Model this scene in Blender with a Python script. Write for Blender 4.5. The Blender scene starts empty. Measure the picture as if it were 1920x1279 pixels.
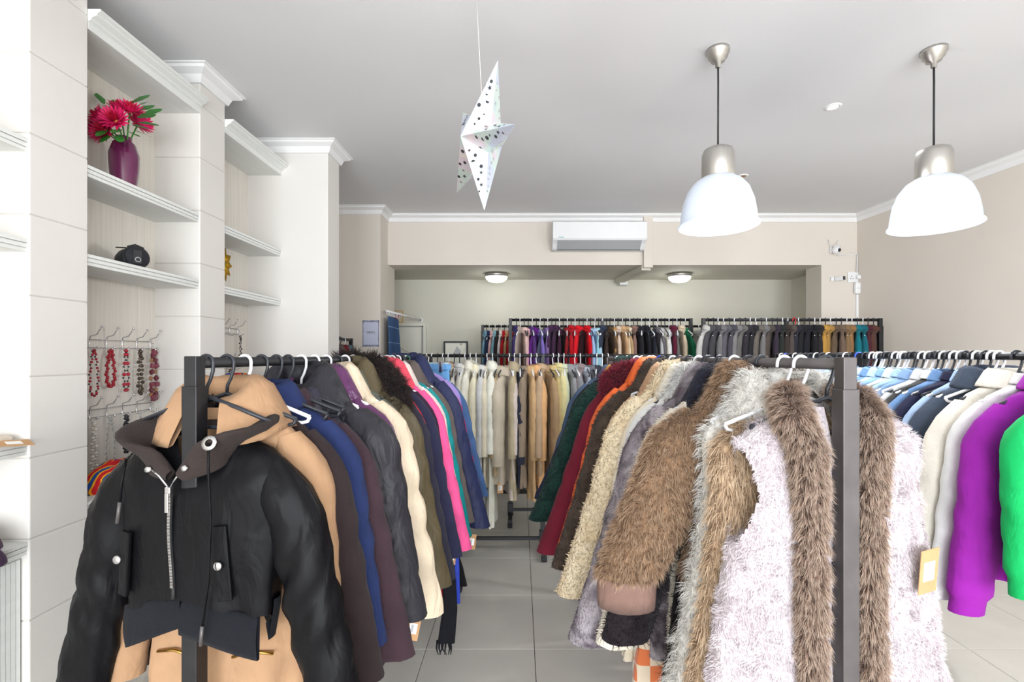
import bpy, bmesh, math, random
import numpy as np
from mathutils import Vector, Matrix
PI = math.pi
SC = bpy.context.scene
COL = SC.collection

# ------------------------------------------------------------------ camera
CZ = 1.62            # camera height; photo: f = 900 px, vanishing point at (975, 668)
cam_d = bpy.data.cameras.new('camera')
cam_d.sensor_width = 36.0
cam_d.lens = 900 / 1920 * 36
cam_d.shift_x = -15 / 1920
cam_d.shift_y = 28.5 / 1920
cam_d.clip_start = 0.02
cam = bpy.data.objects.new('camera', cam_d); COL.objects.link(cam)
cam.location = (0, 0, CZ); cam.rotation_euler = (PI / 2, 0, 0)
SC.camera = cam

# ------------------------------------------------------------------ world, lights, exposure
w = bpy.data.worlds.new('world'); SC.world = w; w.use_nodes = True
w.node_tree.nodes['Background'].inputs[0].default_value = (0.9, 0.95, 1.0, 1)
w.node_tree.nodes['Background'].inputs[1].default_value = 0.6
SC.view_settings.view_transform = 'Standard'
SC.view_settings.look = 'None'
SC.view_settings.gamma = 1.0
SC.view_settings.use_curve_mapping = False
SC.view_settings.exposure = 0.18
SC.cycles.use_adaptive_sampling = True; SC.cycles.adaptive_threshold = 0.05
SC.cycles.max_bounces = 5; SC.cycles.diffuse_bounces = 3; SC.cycles.glossy_bounces = 3; SC.cycles.transmission_bounces = 4; SC.cycles.transparent_max_bounces = 4
FY = -4.5            # shop front, behind the photographer

def area(name, loc, rot, sx, sy, power, col=(1, 1, 1)):
    d = bpy.data.lights.new(name, 'AREA'); d.shape = 'RECTANGLE'; d.size = sx; d.size_y = sy
    d.energy = power; d.color = col
    o = bpy.data.objects.new(name, d); COL.objects.link(o); o.location = loc; o.rotation_euler = rot
    return o
# daylight entering through the shop-front windows behind the photographer
area('daylight_window_a', (-0.55, FY + 0.2, 1.45), (PI / 2, 0, 0), 2.4, 2.1, 212, (0.90, 0.95, 1.0))
area('daylight_window_b', (2.35, FY + 0.2, 1.45), (PI / 2, 0, 0), 2.4, 2.1, 212, (0.90, 0.95, 1.0))
# the photographer's flash, just above the camera
fl = bpy.data.lights.new('camera_flash', 'POINT'); fl.energy = 2.6; fl.shadow_soft_size = 0.05; fl.color = (1, 0.98, 0.95)
flo = bpy.data.objects.new('camera_flash', fl); COL.objects.link(flo); flo.location = (0.0, -0.05, 1.78)

# ------------------------------------------------------------------ helpers
def srgb(r, g, b):
    f = lambda c: (c / 255 / 12.92) if c / 255 <= 0.04045 else ((c / 255 + 0.055) / 1.055) ** 2.4
    return (f(r), f(g), f(b), 1)

def mesh_np(name, V, F):
    """V (n,3); F a list of index arrays, each (m,3) or (m,4)."""
    V = np.asarray(V, dtype=np.float32).reshape(-1, 3)
    me = bpy.data.meshes.new(name)
    me.vertices.add(len(V)); me.vertices.foreach_set('co', V.ravel())
    F = [np.asarray(f, dtype=np.int32) for f in F if len(f)]
    nl = sum(f.size for f in F); nf = sum(len(f) for f in F)
    me.loops.add(nl); me.polygons.add(nf)
    me.loops.foreach_set('vertex_index', np.concatenate([f.ravel() for f in F]))
    tot = np.concatenate([np.full(len(f), f.shape[1], dtype=np.int32) for f in F])
    st = np.concatenate([[0], np.cumsum(tot)[:-1]]).astype(np.int32)
    me.polygons.foreach_set('loop_start', st)
    me.polygons.foreach_set('loop_total', tot)
    me.update(calc_edges=True)
    return me

def flat_np(name, V, F): return smooth(mesh_np(name, V, F), False)

def smooth(me, on=True):
    me.polygons.foreach_set('use_smooth', np.full(len(me.polygons), on, dtype=bool)); return me

def put(name, me, mat=None, parent=None, loc=(0, 0, 0), rot=(0, 0, 0)):
    o = bpy.data.objects.new(name, me); COL.objects.link(o)
    if mat is not None and hasattr(me, 'materials') and not me.materials: me.materials.append(mat)
    o.location = loc; o.rotation_euler = rot
    if parent: o.parent = parent
    return o

def tag(o, label=None, cat=None, group=None, kind=None):
    if label: o['label'] = label
    if cat: o['category'] = cat
    if group: o['group'] = group
    if kind: o['kind'] = kind
    return o

def thing(name, label, cat, loc=(0, 0, 0), rot=(0, 0, 0), group=None):
    o = bpy.data.objects.new(name, None); COL.objects.link(o); o.empty_display_size = 0.05
    o.location = loc; o.rotation_euler = rot
    return tag(o, label, cat, group)

def grid_faces(nr, nc, closed):
    r = np.arange(nr - 1)[:, None]; c = np.arange(nc if closed else nc - 1)[None, :]
    a = r * nc + c; b = r * nc + (c + 1) % nc
    return np.stack([a, b, b + nc, a + nc], -1).reshape(-1, 4)

def box_me(name, x0, x1, y0, y1, z0, z1, bev=0.0, seg=2):
    bm = bmesh.new()
    bmesh.ops.create_cube(bm, size=1)
    for v in bm.verts:
        v.co = ((x0 + x1) / 2 + v.co.x * (x1 - x0), (y0 + y1) / 2 + v.co.y * (y1 - y0), (z0 + z1) / 2 + v.co.z * (z1 - z0))
    if bev: bmesh.ops.bevel(bm, geom=list(bm.edges), offset=bev, segments=seg, affect='EDGES', profile=0.5)
    me = bpy.data.meshes.new(name); bm.to_mesh(me); bm.free()
    return me

def box(name, x0, x1, y0, y1, z0, z1, mat, parent=None, bev=0.0):
    return put(name, box_me(name, x0, x1, y0, y1, z0, z1, bev), mat, parent)

def lathe(prof, n=32):
    """prof [(r,z)...] -> V,F"""
    t = np.linspace(0, 2 * PI, n, endpoint=False)
    V = np.array([[r * math.cos(a), r * math.sin(a), z] for r, z in prof for a in t])
    return V, [grid_faces(len(prof), n, True)]

def tube(pts, r, n=8, caps=True):
    """tube along a polyline, r scalar or list"""
    P = np.array(pts, dtype=float); m = len(P)
    R = np.full(m, r) if np.isscalar(r) else np.array(r)
    T = np.gradient(P, axis=0); T /= np.linalg.norm(T, axis=1)[:, None] + 1e-12
    up = np.array([0, 0, 1.0]) if abs(T[0][2]) < 0.9 else np.array([0, 1.0, 0])
    N = np.cross(T[0], up); N /= np.linalg.norm(N)
    V = []
    for i in range(m):
        N = N - T[i] * np.dot(N, T[i]); N /= np.linalg.norm(N) + 1e-12
        B = np.cross(T[i], N)
        for k in range(n):
            a = 2 * PI * k / n
            V.append(P[i] + R[i] * (math.cos(a) * N + math.sin(a) * B))
    F = [grid_faces(m, n, True)]
    if caps:
        V.append(P[0]); V.append(P[-1]); c0 = m * n
        k = np.arange(n); k2 = (k + 1) % n
        F.append(np.stack([np.full(n, c0), k2, k], -1)); F.append(np.stack([np.full(n, c0 + 1), (m - 1) * n + k, (m - 1) * n + k2], -1))
    return outward(np.array(V), F)

def outward(V, F):
    V = np.asarray(V); m_ = V.mean(0); s = 0.0
    for f in F:
        a, b, c = V[f[:, 0]] - m_, V[f[:, 1]] - m_, V[f[:, 2]] - m_
        s += np.einsum('ij,ij->i', a, np.cross(b, c)).sum()
        if f.shape[1] == 4: s += np.einsum('ij,ij->i', a, np.cross(c, V[f[:, 3]] - m_)).sum()
    return V, (F if s >= 0 else [f[:, ::-1] for f in F])

def merge(parts):
    Vs, Fs, off = [], [], 0
    for V, F in parts:
        Vs.append(V)
        for f in F: Fs.append(np.asarray(f) + off)
        off += len(V)
    q = [f for f in Fs if f.shape[1] == 4]; t = [f for f in Fs if f.shape[1] == 3]
    out = []
    if q: out.append(np.concatenate(q))
    if t: out.append(np.concatenate(t))
    return np.concatenate(Vs), out

def tube_obj(name, pts, r, mat, parent=None, n=8, loc=(0, 0, 0), rot=(0, 0, 0)):
    V, F = tube(pts, r, n)
    return put(name, smooth(mesh_np(name, V, F)), mat, parent, loc, rot)

def poly_prism(name, pts2, y0, y1, mat, parent=None, axis='y'):
    """extrude polygon given in (x,z) along y (or (y,z) along x with axis='x', (x,y) along z with 'z')"""
    bm = bmesh.new()
    def mk(a, b, d): return {'y': (a, d, b), 'x': (d, a, b), 'z': (a, b, d)}[axis]
    v0 = [bm.verts.new(mk(a, b, y0)) for a, b in pts2]; v1 = [bm.verts.new(mk(a, b, y1)) for a, b in pts2]
    bm.faces.new(v0); bm.faces.new(v1[::-1])
    for i in range(len(pts2)):
        j = (i + 1) % len(pts2); bm.faces.new((v0[j], v0[i], v1[i], v1[j]))
    bmesh.ops.recalc_face_normals(bm, faces=bm.faces)
    me = bpy.data.meshes.new(name); bm.to_mesh(me); bm.free()
    return put(name, me, mat, parent)

# ------------------------------------------------------------------ materials
def mat_new(name):
    m = bpy.data.materials.new(name); m.use_nodes = True
    nt = m.node_tree; b = nt.nodes['Principled BSDF']
    return m, nt, b

def N(nt, typ, **kw):
    n = nt.nodes.new(typ)
    for k, v in kw.items():
        if k in n.inputs: n.inputs[k].default_value = v
        else: setattr(n, k, v)
    return n

def coords(nt, scale=(1, 1, 1), kind='Object'):
    tc = N(nt, 'ShaderNodeTexCoord'); mp = N(nt, 'ShaderNodeMapping')
    mp.inputs['Scale'].default_value = scale
    nt.links.new(tc.outputs[kind], mp.inputs['Vector'])
    return mp.outputs['Vector']

def ramp2(nt, fac, c0, c1, p0=0.3, p1=0.7):
    r = N(nt, 'ShaderNodeValToRGB'); e = r.color_ramp.elements
    e[0].position = p0; e[0].color = c0; e[1].position = p1; e[1].color = c1
    nt.links.new(fac, r.inputs['Fac']); return r.outputs['Color']

def mul(c, k): return (min(c[0] * k, 1), min(c[1] * k, 1), min(c[2] * k, 1), 1)

def plain(name, c, rough=0.6, metal=0.0, var=0.06, scale=8, bump=0.0, bscale=200, emis=None, estr=0.0, coat=0.0, stretch=(1, 1, 1)):
    m, nt, b = mat_new(name)
    v = coords(nt, stretch)
    n1 = N(nt, 'ShaderNodeTexNoise', Scale=scale, Detail=4.0); nt.links.new(v, n1.inputs['Vector'])
    col = ramp2(nt, n1.outputs['Fac'], mul(c, 1 - var), mul(c, 1 + var))
    nt.links.new(col, b.inputs['Base Color'])
    b.inputs['Roughness'].default_value = rough; b.inputs['Metallic'].default_value = metal
    b.inputs['Coat Weight'].default_value = coat
    if bump:
        n2 = N(nt, 'ShaderNodeTexNoise', Scale=bscale, Detail=3.0); nt.links.new(v, n2.inputs['Vector'])
        bp = N(nt, 'ShaderNodeBump', Strength=bump, Distance=0.01)
        nt.links.new(n2.outputs['Fac'], bp.inputs['Height']); nt.links.new(bp.outputs['Normal'], b.inputs['Normal'])
    if emis:
        b.inputs['Emission Color'].default_value = emis; b.inputs['Emission Strength'].default_value = estr
    return m

_fab = {}
def fabric(rgb, rough=0.85, weave=0.25, sheen=0.25, wscale=420, wr=0.35, key='', spec=None):
    k = (rgb, rough, weave, sheen, wscale, wr, key)
    if k in _fab: return _fab[k]
    c = srgb(*rgb)
    m, nt, b = mat_new('fabric_%02x%02x%02x' % rgb)
    v = coords(nt)
    n1 = N(nt, 'ShaderNodeTexNoise', Scale=9.0, Detail=5.0); nt.links.new(v, n1.inputs['Vector'])
    nt.links.new(ramp2(nt, n1.outputs['Fac'], mul(c, 0.86), mul(c, 1.12)), b.inputs['Base Color'])
    b.inputs['Roughness'].default_value = rough; b.inputs['Specular IOR Level'].default_value = spec if spec is not None else (0.2 if rough > 0.6 else 0.3)
    b.inputs['Sheen Weight'].default_value = sheen * 0.12; b.inputs['Sheen Roughness'].default_value = 0.5
    # crumple + weave
    n2 = N(nt, 'ShaderNodeTexNoise', Scale=16.0, Detail=3.0, Distortion=0.6); nt.links.new(coords(nt, (1, 1, 0.45)), n2.inputs['Vector'])
    n3 = N(nt, 'ShaderNodeTexNoise', Scale=float(wscale), Detail=2.0); nt.links.new(v, n3.inputs['Vector'])
    b1 = N(nt, 'ShaderNodeBump', Strength=wr, Distance=0.03); nt.links.new(n2.outputs['Fac'], b1.inputs['Height'])
    b2 = N(nt, 'ShaderNodeBump', Strength=weave, Distance=0.003); nt.links.new(n3.outputs['Fac'], b2.inputs['Height'])
    nt.links.new(b1.outputs['Normal'], b2.inputs['Normal']); nt.links.new(b2.outputs['Normal'], b.inputs['Normal'])
    _fab[k] = m
    return m

def fur_mat(name, root, tip, band=None):
    """blade colours from the attribute fc: r = root..tip, g = random per blade"""
    m, nt, b = mat_new(name)
    at = N(nt, 'ShaderNodeAttribute', attribute_name='fc')
    sp = N(nt, 'ShaderNodeSeparateColor'); nt.links.new(at.outputs['Color'], sp.inputs['Color'])
    r = N(nt, 'ShaderNodeValToRGB'); e = r.color_ramp.elements
    e[0].position = 0.0; e[0].color = srgb(*root); e[1].position = 1.0; e[1].color = srgb(*tip)
    if band:
        x = r.color_ramp.elements.new(band[1]); x.color = srgb(*band[0])
    nt.links.new(sp.outputs[0], r.inputs['Fac'])
    hs = N(nt, 'ShaderNodeHueSaturation')
    mr = N(nt, 'ShaderNodeMapRange'); mr.inputs['To Min'].default_value = 0.75; mr.inputs['To Max'].default_value = 1.2
    nt.links.new(sp.outputs[1], mr.inputs['Value']); nt.links.new(mr.outputs[0], hs.inputs['Value'])
    nt.links.new(r.outputs['Color'], hs.inputs['Color']); nt.links.new(hs.outputs['Color'], b.inputs['Base Color'])
    b.inputs['Roughness'].default_value = 0.75; b.inputs['Sheen Weight'].default_value = 0.05
    b.inputs['Specular IOR Level'].default_value = 0.2
    return m

def plush(name, ca, cb, scale=14, vor=0, cc=None, bump=0.6, pos=(0.35, 0.65)):
    """short-pile faux fur: two-tone mottling + pile bump (vor>0: curly boucle)"""
    m, nt, b = mat_new(name)
    v = coords(nt)
    n1 = N(nt, 'ShaderNodeTexNoise', Scale=float(scale), Detail=5.0, Distortion=0.8); nt.links.new(v, n1.inputs['Vector'])
    col = ramp2(nt, n1.outputs['Fac'], srgb(*ca), srgb(*cb), *pos)
    if vor:
        vo = N(nt, 'ShaderNodeTexVoronoi', Scale=float(vor)); vo.feature = 'SMOOTH_F1'
        nd = N(nt, 'ShaderNodeTexNoise', Scale=35.0); nt.links.new(v, nd.inputs['Vector'])
        mx = N(nt, 'ShaderNodeMixRGB', Fac=0.06); nt.links.new(v, mx.inputs[1]); nt.links.new(nd.outputs['Color'], mx.inputs[2])
        nt.links.new(mx.outputs[0], vo.inputs['Vector'])
        mm = N(nt, 'ShaderNodeMath', operation='SUBTRACT'); mm.inputs[0].default_value = 1.0; nt.links.new(vo.outputs['Distance'], mm.inputs[1])
        h = mm.outputs[0]
    else:
        n2 = N(nt, 'ShaderNodeTexNoise', Scale=130.0, Detail=4.0); nt.links.new(coords(nt, (1, 1, 0.5)), n2.inputs['Vector']); h = n2.outputs['Fac']
    nt.links.new(col, b.inputs['Base Color'])
    bp = N(nt, 'ShaderNodeBump', Strength=bump, Distance=0.015); nt.links.new(h, bp.inputs['Height']); nt.links.new(bp.outputs['Normal'], b.inputs['Normal'])
    b.inputs['Roughness'].default_value = 0.9; b.inputs['Sheen Weight'].default_value = 0.08
    b.inputs['Specular IOR Level'].default_value = 0.1
    return m

M = {}
M['paint'] = plain('cream_paint', srgb(226, 222, 216), 0.7, var=0.012, scale=3, bump=0.06, bscale=260)
M['beige'] = plain('beige_paint', srgb(222, 213, 202), 0.75, var=0.02, scale=2, bump=0.08, bscale=300)
M['alcove'] = plain('alcove_paint', srgb(212, 208, 194), 0.75, var=0.02, scale=2, bump=0.08, bscale=300)
M['ceil'] = plain('ceiling_paint', srgb(228, 227, 228), 0.8, var=0.015, scale=1.5, bump=0.05, bscale=200)
M['coving'] = plain('coving_white', srgb(238, 237, 236), 0.6, var=0.01)
M['grain'] = plain('grained_panel', srgb(220, 214, 204), 0.7, var=0.07, scale=60, stretch=(1, 1, 0.03), bump=0.15, bscale=90)
M['shelf'] = plain('shelf_board', srgb(228, 229, 225), 0.55, var=0.03, scale=50, stretch=(1, 0.05, 1))
M['line'] = plain('grey_line', srgb(150, 150, 146), 0.7, var=0.02)  # even mid grey for the beads of the door frame
M['joint'] = plain('mortar_joint', srgb(206, 201, 193), 0.8, var=0.02)
M['tile'] = plain('floor_tile', srgb(226, 221, 213), 0.25, var=0.05, scale=3, bump=0.02, bscale=120)
M['grout'] = plain('grout', srgb(60, 57, 54), 0.9)
M['blackmetal'] = plain('black_powder_coat', srgb(34, 34, 37), 0.42, 0.3, var=0.2, scale=20, bump=0.05, bscale=400)
M['gunmetal'] = plain('worn_dark_steel', srgb(92, 88, 88), 0.45, 0.5, var=0.15, scale=14)
M['chrome'] = plain('chrome', srgb(205, 205, 208), 0.18, 1.0, var=0.03)
M['nickel'] = plain('brushed_nickel', srgb(190, 187, 182), 0.35, 0.9, var=0.05, scale=60, stretch=(1, 1, 0.05))
M['brass'] = plain('brass_zip', srgb(190, 150, 80), 0.3, 1.0)
M['hblack'] = plain('black_hanger_plastic', srgb(42, 45, 52), 0.4, var=0.05)
M['hwhite'] = plain('white_hanger_plastic', srgb(240, 240, 243), 0.35, var=0.02)
M['hblue'] = plain('blue_hanger_plastic', srgb(40, 80, 190), 0.35)
M['hred'] = plain('red_hanger_plastic', srgb(200, 30, 35), 0.35)
M['hgreen'] = plain('green_hanger_plastic', srgb(40, 110, 80), 0.35)
M['white'] = plain('white_plastic', srgb(236, 236, 236), 0.4, var=0.01)
M['acgrey'] = plain('grey_louvre', srgb(176, 178, 180), 0.4, var=0.02)
M['dark'] = plain('dark_gap', srgb(40, 40, 42), 0.7)
M['kraft'] = plain('kraft_card', srgb(196, 152, 108), 0.8, var=0.06, scale=30)
M['sticker'] = plain('paper_sticker', srgb(244, 243, 240), 0.6, var=0.01)
M['ink'] = plain('printed_ink', srgb(50, 50, 56), 0.6)
M['cord'] = plain('black_cord', srgb(24, 24, 26), 0.6)
M['door'] = plain('white_door', srgb(222, 220, 208), 0.55, var=0.01)

# ------------------------------------------------------------------ the setting
CEIL = 3.10
XL = -1.884; XF = -1.65            # niche back, face of the pilasters
YB = 5.03; YW = 6.0                # bulkhead wall, alcove back wall
def struct(name, x0, x1, y0, y1, z0, z1, mat, bev=0.0):
    return tag(box(name, x0, x1, y0, y1, z0, z1, mat, None, bev), kind='structure')
fl_o = struct('floor', -2.6, 4.9, FY - 0.1, 6.2, -0.12, -0.006, M['grout'])
tile_me = box_me('tile', 0.0, 0.5965, 0.0, 0.5965, -0.012, 0.0, 0.0012, 1)
tile_me.materials.append(M['tile'])
for i in range(-5, 8):
    for j in range(-12, 7):
        x = 0.082 + 0.6 * i; y = 2.653 + 0.6 * j
        if x < -2.55 or x > 4.4 or y < FY or y + 0.6 > 6.15: continue
        put('tile', tile_me, None, fl_o, (x, y, 0))
struct('ceiling', -2.6, 4.9, FY - 0.1, YB + 0.02, CEIL, CEIL + 0.1, M['ceil'])
struct('wall_left', XL - 0.12, XL, FY - 0.1, 5.2, 0, CEIL, M['grain'])
struct('wall_back', -2.4, 4.0, YW, YW + 0.1, 0, 2.7, M['alcove'])
AZ = CZ + 171 / 900 * YB           # underside of the bulkhead / alcove ceiling
struct('ceiling_alcove', -2.4, 4.0, YB + 0.27, YW, AZ, AZ + 0.08, M['alcove'])
struct('wall_bulkhead', -1.41, 3.158, YB, YB + 0.27, AZ, CEIL, M['beige'])
struct('wall_bulkhead_right', 3.158, 3.75, YB, YB + 0.27, 0, CEIL, M['beige'])
struct('wall_alcove_right', 3.39, 3.5, YB + 0.27, YW, 0, AZ, M['alcove'])
struct('wall_alcove_left', -2.4, -2.3, 4.76, YW, 0, AZ, M['alcove'])
# right wall, slightly splayed
rw = tag(box('wall_right', 0, 0.12, -9.75, 0.3, 0, CEIL, M['beige']), kind='structure')
rw.location = (3.532, YB, 0); rw.rotation_euler = (0, 0, math.atan(0.089))
# shop front behind the photographer: piers, sill and head round two big windows
struct('wall_front', -2.6, 4.9, FY - 0.12, FY, 2.5, CEIL, M['beige'])
struct('wall_front_sill', -2.6, 4.9, FY - 0.12, FY, 0, 0.42, M['beige'])
for k, (a, b) in enumerate([(-2.6, -1.75), (0.65, 1.15), (3.55, 4.9)]):
    struct('wall_front_pier_%d' % k, a, b, FY - 0.12, FY, 0.42, 2.5, M['beige'])
m_gl, nt, b = mat_new('window_glass')
b.inputs['Transmission Weight'].default_value = 1.0; b.inputs['Roughness'].default_value = 0.02; b.inputs['IOR'].default_value = 1.1
M['glass'] = m_gl
for k, (a, b_) in enumerate([(-1.75, 0.65), (1.15, 3.55)]):
    g = struct('window_%d' % (k + 1), a, b_, FY - 0.07, FY - 0.06, 0.42, 2.5, M['glass'])
    box('window_frame', a, b_, FY - 0.09, FY - 0.03, 1.42, 1.47, M['white'], g)

# pilasters with block joints (A near, B middle), plain ones C and D
def blocks(name, x0, x1, y0, y1):
    c = struct(name, x0, x1 - 0.003, y0 + 0.003, y1 - 0.003, 0, CEIL, M['joint'])
    z = 1.552 - 0.274 * 6
    while z < CEIL:
        a, b_ = max(z, 0), min(z + 0.2715, CEIL)
        if b_ - a > 0.02: box('block', x0, x1, y0, y1, a, b_, M['paint'], c, 0.004)
        z += 0.274
    return c
blocks('wall_pilaster_near', XL - 0.05, XF, 1.614, 1.833)
blocks('wall_pilaster_middle', XL - 0.05, XF, 2.475, 2.685)
struct('wall_pilaster_plain', XL - 0.05, -1.33, 3.325, 3.53, 0, CEIL, M['paint'], 0.003)
struct('wall_pilaster_back', -2.3, -1.385, 4.76, YB + 0.27, 0, CEIL, M['beige'], 0.003)

# coving: swept profile along a path in plan (normal points into the room)
def coving(name, path, drop=0.075, proj=0.075, closed=False):
    prof = [(0.0, -drop), (0.012, -drop), (0.016, -drop * 0.86), (proj * 0.35, -drop * 0.5), (proj * 0.8, -0.02), (proj * 0.86, -0.008), (proj, -0.006), (proj, 0.0), (0, 0)]
    P = [Vector(p) for p in path]; n = len(P); V = []
    for i in range(n):
        d0 = (P[i] - P[i - 1]).normalized() if i > 0 else (P[1] - P[0]).normalized()
        d1 = (P[i + 1] - P[i]).normalized() if i < n - 1 else d0
        n0 = Vector((d0.y, -d0.x)); n1 = Vector((d1.y, -d1.x))
        m = (n0 + n1); m = m / max(m.dot(n0), 0.2)
        for a, z in prof: V.append((P[i].x + m.x * a, P[i].y + m.y * a, CEIL + z))
    me = mesh_np(name, V, [grid_faces(n, len(prof), True)])
    smooth(me, False)
    return tag(put(name, me, M['coving']), kind='structure')
# paths run so that the room lies on the right-hand side of the travel direction
coving('trim_1', [(XL, 2.475), (XF, 2.475), (XF, 2.685), (XL, 2.685)])
coving('trim_2', [(XL, 3.325), (-1.33, 3.325), (-1.33, 3.53), (XL, 3.53)])
coving('trim_3', [(-2.28, 4.76), (-1.385, 4.76), (-1.385, YB), (3.532, YB), (3.532 + 0.089 * 6, YB - 6)])

# niche shelves and their crowning mouldings
def shelf(y0, y1, z, label, xf=XF - 0.012, th=0.043):
    t = thing('wall_shelf', label, 'shelf', (0, 0, z), group='white built-in wall shelves')
    box('board', XL, xf, y0, y1, -th, 0, M['shelf'], t)
    for k, (a, b_) in enumerate([(-0.013, 0.0), (-0.029, -0.0155), (-th, -0.0315)]):
        box('edge_strip', xf, xf + 0.008 - 0.002 * k, y0, y1, a, b_, M['shelf'], t, 0.001)
    return t
shelf(0.9, 1.614, 2.352, 'upper white wall shelf cut off by the left edge of the picture')
shelf(0.9, 1.614, 2.014, 'second white wall shelf from the top at the left picture edge')
shelf(0.9, 1.614, 1.331, 'white wall shelf at the left edge with a brown tag on it')
shelf(0.9, 1.614, 0.996, 'low white wall shelf carrying the folded purple scarf')
shelf(1.833, 2.475, 2.354, 'white wall shelf carrying the purple vase of pink flowers')
shelf(1.833, 2.475, 2.012, 'white wall shelf carrying the round black bag')
shelf(1.833, 2.475, 1.06, 'low white wall shelf under the lower necklace rack')
shelf(2.685, 3.325, 2.355, 'white wall shelf above the yellow felt sunflower')
shelf(2.685, 3.325, 2.013, 'white wall shelf just below the yellow felt sunflower')
shelf(2.685, 3.325, 1.331, 'white wall shelf carrying the rainbow knitted scarf')
def crown(name, y0, y1, z=2.872):
    pr = [(XL, z), (XF, z), (XF, z + 0.03), (XF + 0.012, z + 0.034), (XF + 0.012, z + 0.042), (XF + 0.035, z + 0.052), (XF + 0.035, z + 0.06), (XF + 0.047, z + 0.064), (XF + 0.047, z + 0.075), (XL, z + 0.075)]
    return tag(poly_prism(name, pr, y0, y1, M['shelf']), kind='structure')
crown('trim_4', 1.834, 2.475); crown('trim_5', 2.685, 3.325); crown('trim_6', 0.9, 1.614)
# ribbed cupboard front below the low shelf
cb = thing('low_cupboard', 'white ribbed cupboard front below the folded purple scarf', 'cupboard', (0, 0, 0))
box('body', XL + 0.003, XF - 0.03, 0.9, 1.612, 0, 0.95, M['shelf'], cb)
for k in range(46):
    y = 0.905 + k * 0.0153
    if y > 1.598: break
    box('slat', XF - 0.03, XF - 0.022, y, y + 0.0125, 0.03, 0.94, M['shelf'], cb)

# ------------------------------------------------------------------ pendants, lights, air conditioner, fixtures on the wall
def emit(name, c, s):
    m, nt, b = mat_new(name)
    b.inputs['Base Color'].default_value = c; b.inputs['Emission Color'].default_value = c; b.inputs['Emission Strength'].default_value = s
    return m
M['bulb'] = emit('lamp_bulb', (1, 0.98, 0.95, 1), 2.5)
m, nt, b = mat_new('prismatic_shade')
wv = N(nt, 'ShaderNodeTexNoise', Scale=3.0); nt.links.new(coords(nt), wv.inputs['Vector'])
b.inputs['Base Color'].default_value = (0.62, 0.66, 0.72, 1); b.inputs['Roughness'].default_value = 0.35
b.inputs['Transmission Weight'].default_value = 0.35; b.inputs['IOR'].default_value = 1.2
b.inputs['Emission Color'].default_value = (0.93, 0.96, 1, 1); b.inputs['Emission Strength'].default_value = 0.12
M['shade'] = m
def pendant(x, y, zrim, label):
    R = 0.177
    t = thing('pendant_lamp', label, 'lamp', (x, y, zrim), group='pendant lamps')
    # ribbed bell shade (outer and inner skin)
    prof = [(0.178, 0.0), (0.186, 0.004), (0.184, 0.012), (0.174, 0.02), (0.170, 0.06), (0.160, 0.12), (0.140, 0.175), (0.110, 0.215), (0.075, 0.238), (0.05, 0.245)]
    inn = [(r - 0.006, z + (0.0 if i else 0.0)) for i, (r, z) in enumerate(prof)][::-1]
    n = 144; V = []
    for q, (r, z) in enumerate(prof + inn):
        for k in range(n):
            rr = r * (1 + (0.008 if (k % 2 == 0 and 3 <= q) else 0)); a = 2 * PI * k / n
            V.append((rr * math.cos(a), rr * math.sin(a), z))
    put('shade', smooth(mesh_np('shade', V, [grid_faces(len(prof + inn), n, True)])), M['shade'], t)
    V, F = lathe([(0.0, 0.385), (0.045, 0.383), (0.066, 0.372), (0.074, 0.35), (0.076, 0.24), (0.07, 0.232), (0.0, 0.232)], 40)
    put('cap', smooth(mesh_np('cap', V, F)), M['nickel'], t)
    V, F = lathe([(0.0, 0.235), (0.025, 0.23), (0.03, 0.19), (0.045, 0.15), (0.05, 0.12), (0.04, 0.09), (0.0, 0.075)], 24)
    put('bulb', smooth(mesh_np('bulb', V, F)), M['bulb'], t)
    tube_obj('cord', [(0, 0, 0.38), (0.001, 0, 0.7), (0, 0, CEIL - zrim - 0.05)], 0.0045, M['cord'], t)
    h = CEIL - zrim
    V, F = lathe([(0.0, h - 0.085), (0.012, h - 0.085), (0.014, h - 0.06), (0.032, h - 0.055), (0.034, h - 0.042), (0.045, h - 0.036), (0.047, h - 0.02), (0.054, h - 0.014), (0.055, h), (0, h)], 32)
    put('ceiling_rose', smooth(mesh_np('ceiling_rose', V, F)), M['nickel'], t)
    d = bpy.data.lights.new('pendant_light', 'POINT'); d.energy = 26; d.shadow_soft_size = 0.1; d.color = (0.97, 0.98, 1.0)
    o = bpy.data.objects.new('pendant_light', d); COL.objects.link(o); o.parent = t; o.location = (0, 0, -0.13)
pendant(0.957, 2.32, 2.243, 'left one of the two white bell pendant lamps hanging on black cords')
pendant(2.0, 2.32, 2.243, 'right one of the two white bell pendant lamps hanging on black cords')
def downlight(x, y, lit, label):
    t = thing('ceiling_downlight', label, 'downlight', (x, y, CEIL))
    V, F = lathe([(0.028, -0.004), (0.034, -0.007), (0.044, -0.004), (0.045, 0.0)], 32)
    put('ring', smooth(mesh_np('ring', V, F)), M['white'], t)
    V, F = lathe([(0.0, -0.003), (0.028, -0.003), (0.03, -0.001)], 24)
    put('lens', mesh_np('lens', V, F), M['bulb'] if lit else M['kraft'], t)
    if lit:
        d = bpy.data.lights.new('downlight_beam', 'SPOT'); d.energy = 40; d.spot_size = 2.2; d.spot_blend = 0.6; d.shadow_soft_size = 0.03
        o = bpy.data.objects.new('downlight_beam', d); COL.objects.link(o); o.parent = t; o.location = (0, 0, -0.01)
downlight(1.856, 2.846, True, 'small lit recessed downlight between the two pendant lamps')
downlight(1.826, 3.94, False, 'small unlit recessed downlight just right of the left pendant lamp')
M['dome'] = emit('opal_dome', (1, 1, 0.97, 1), 2.5)
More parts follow.
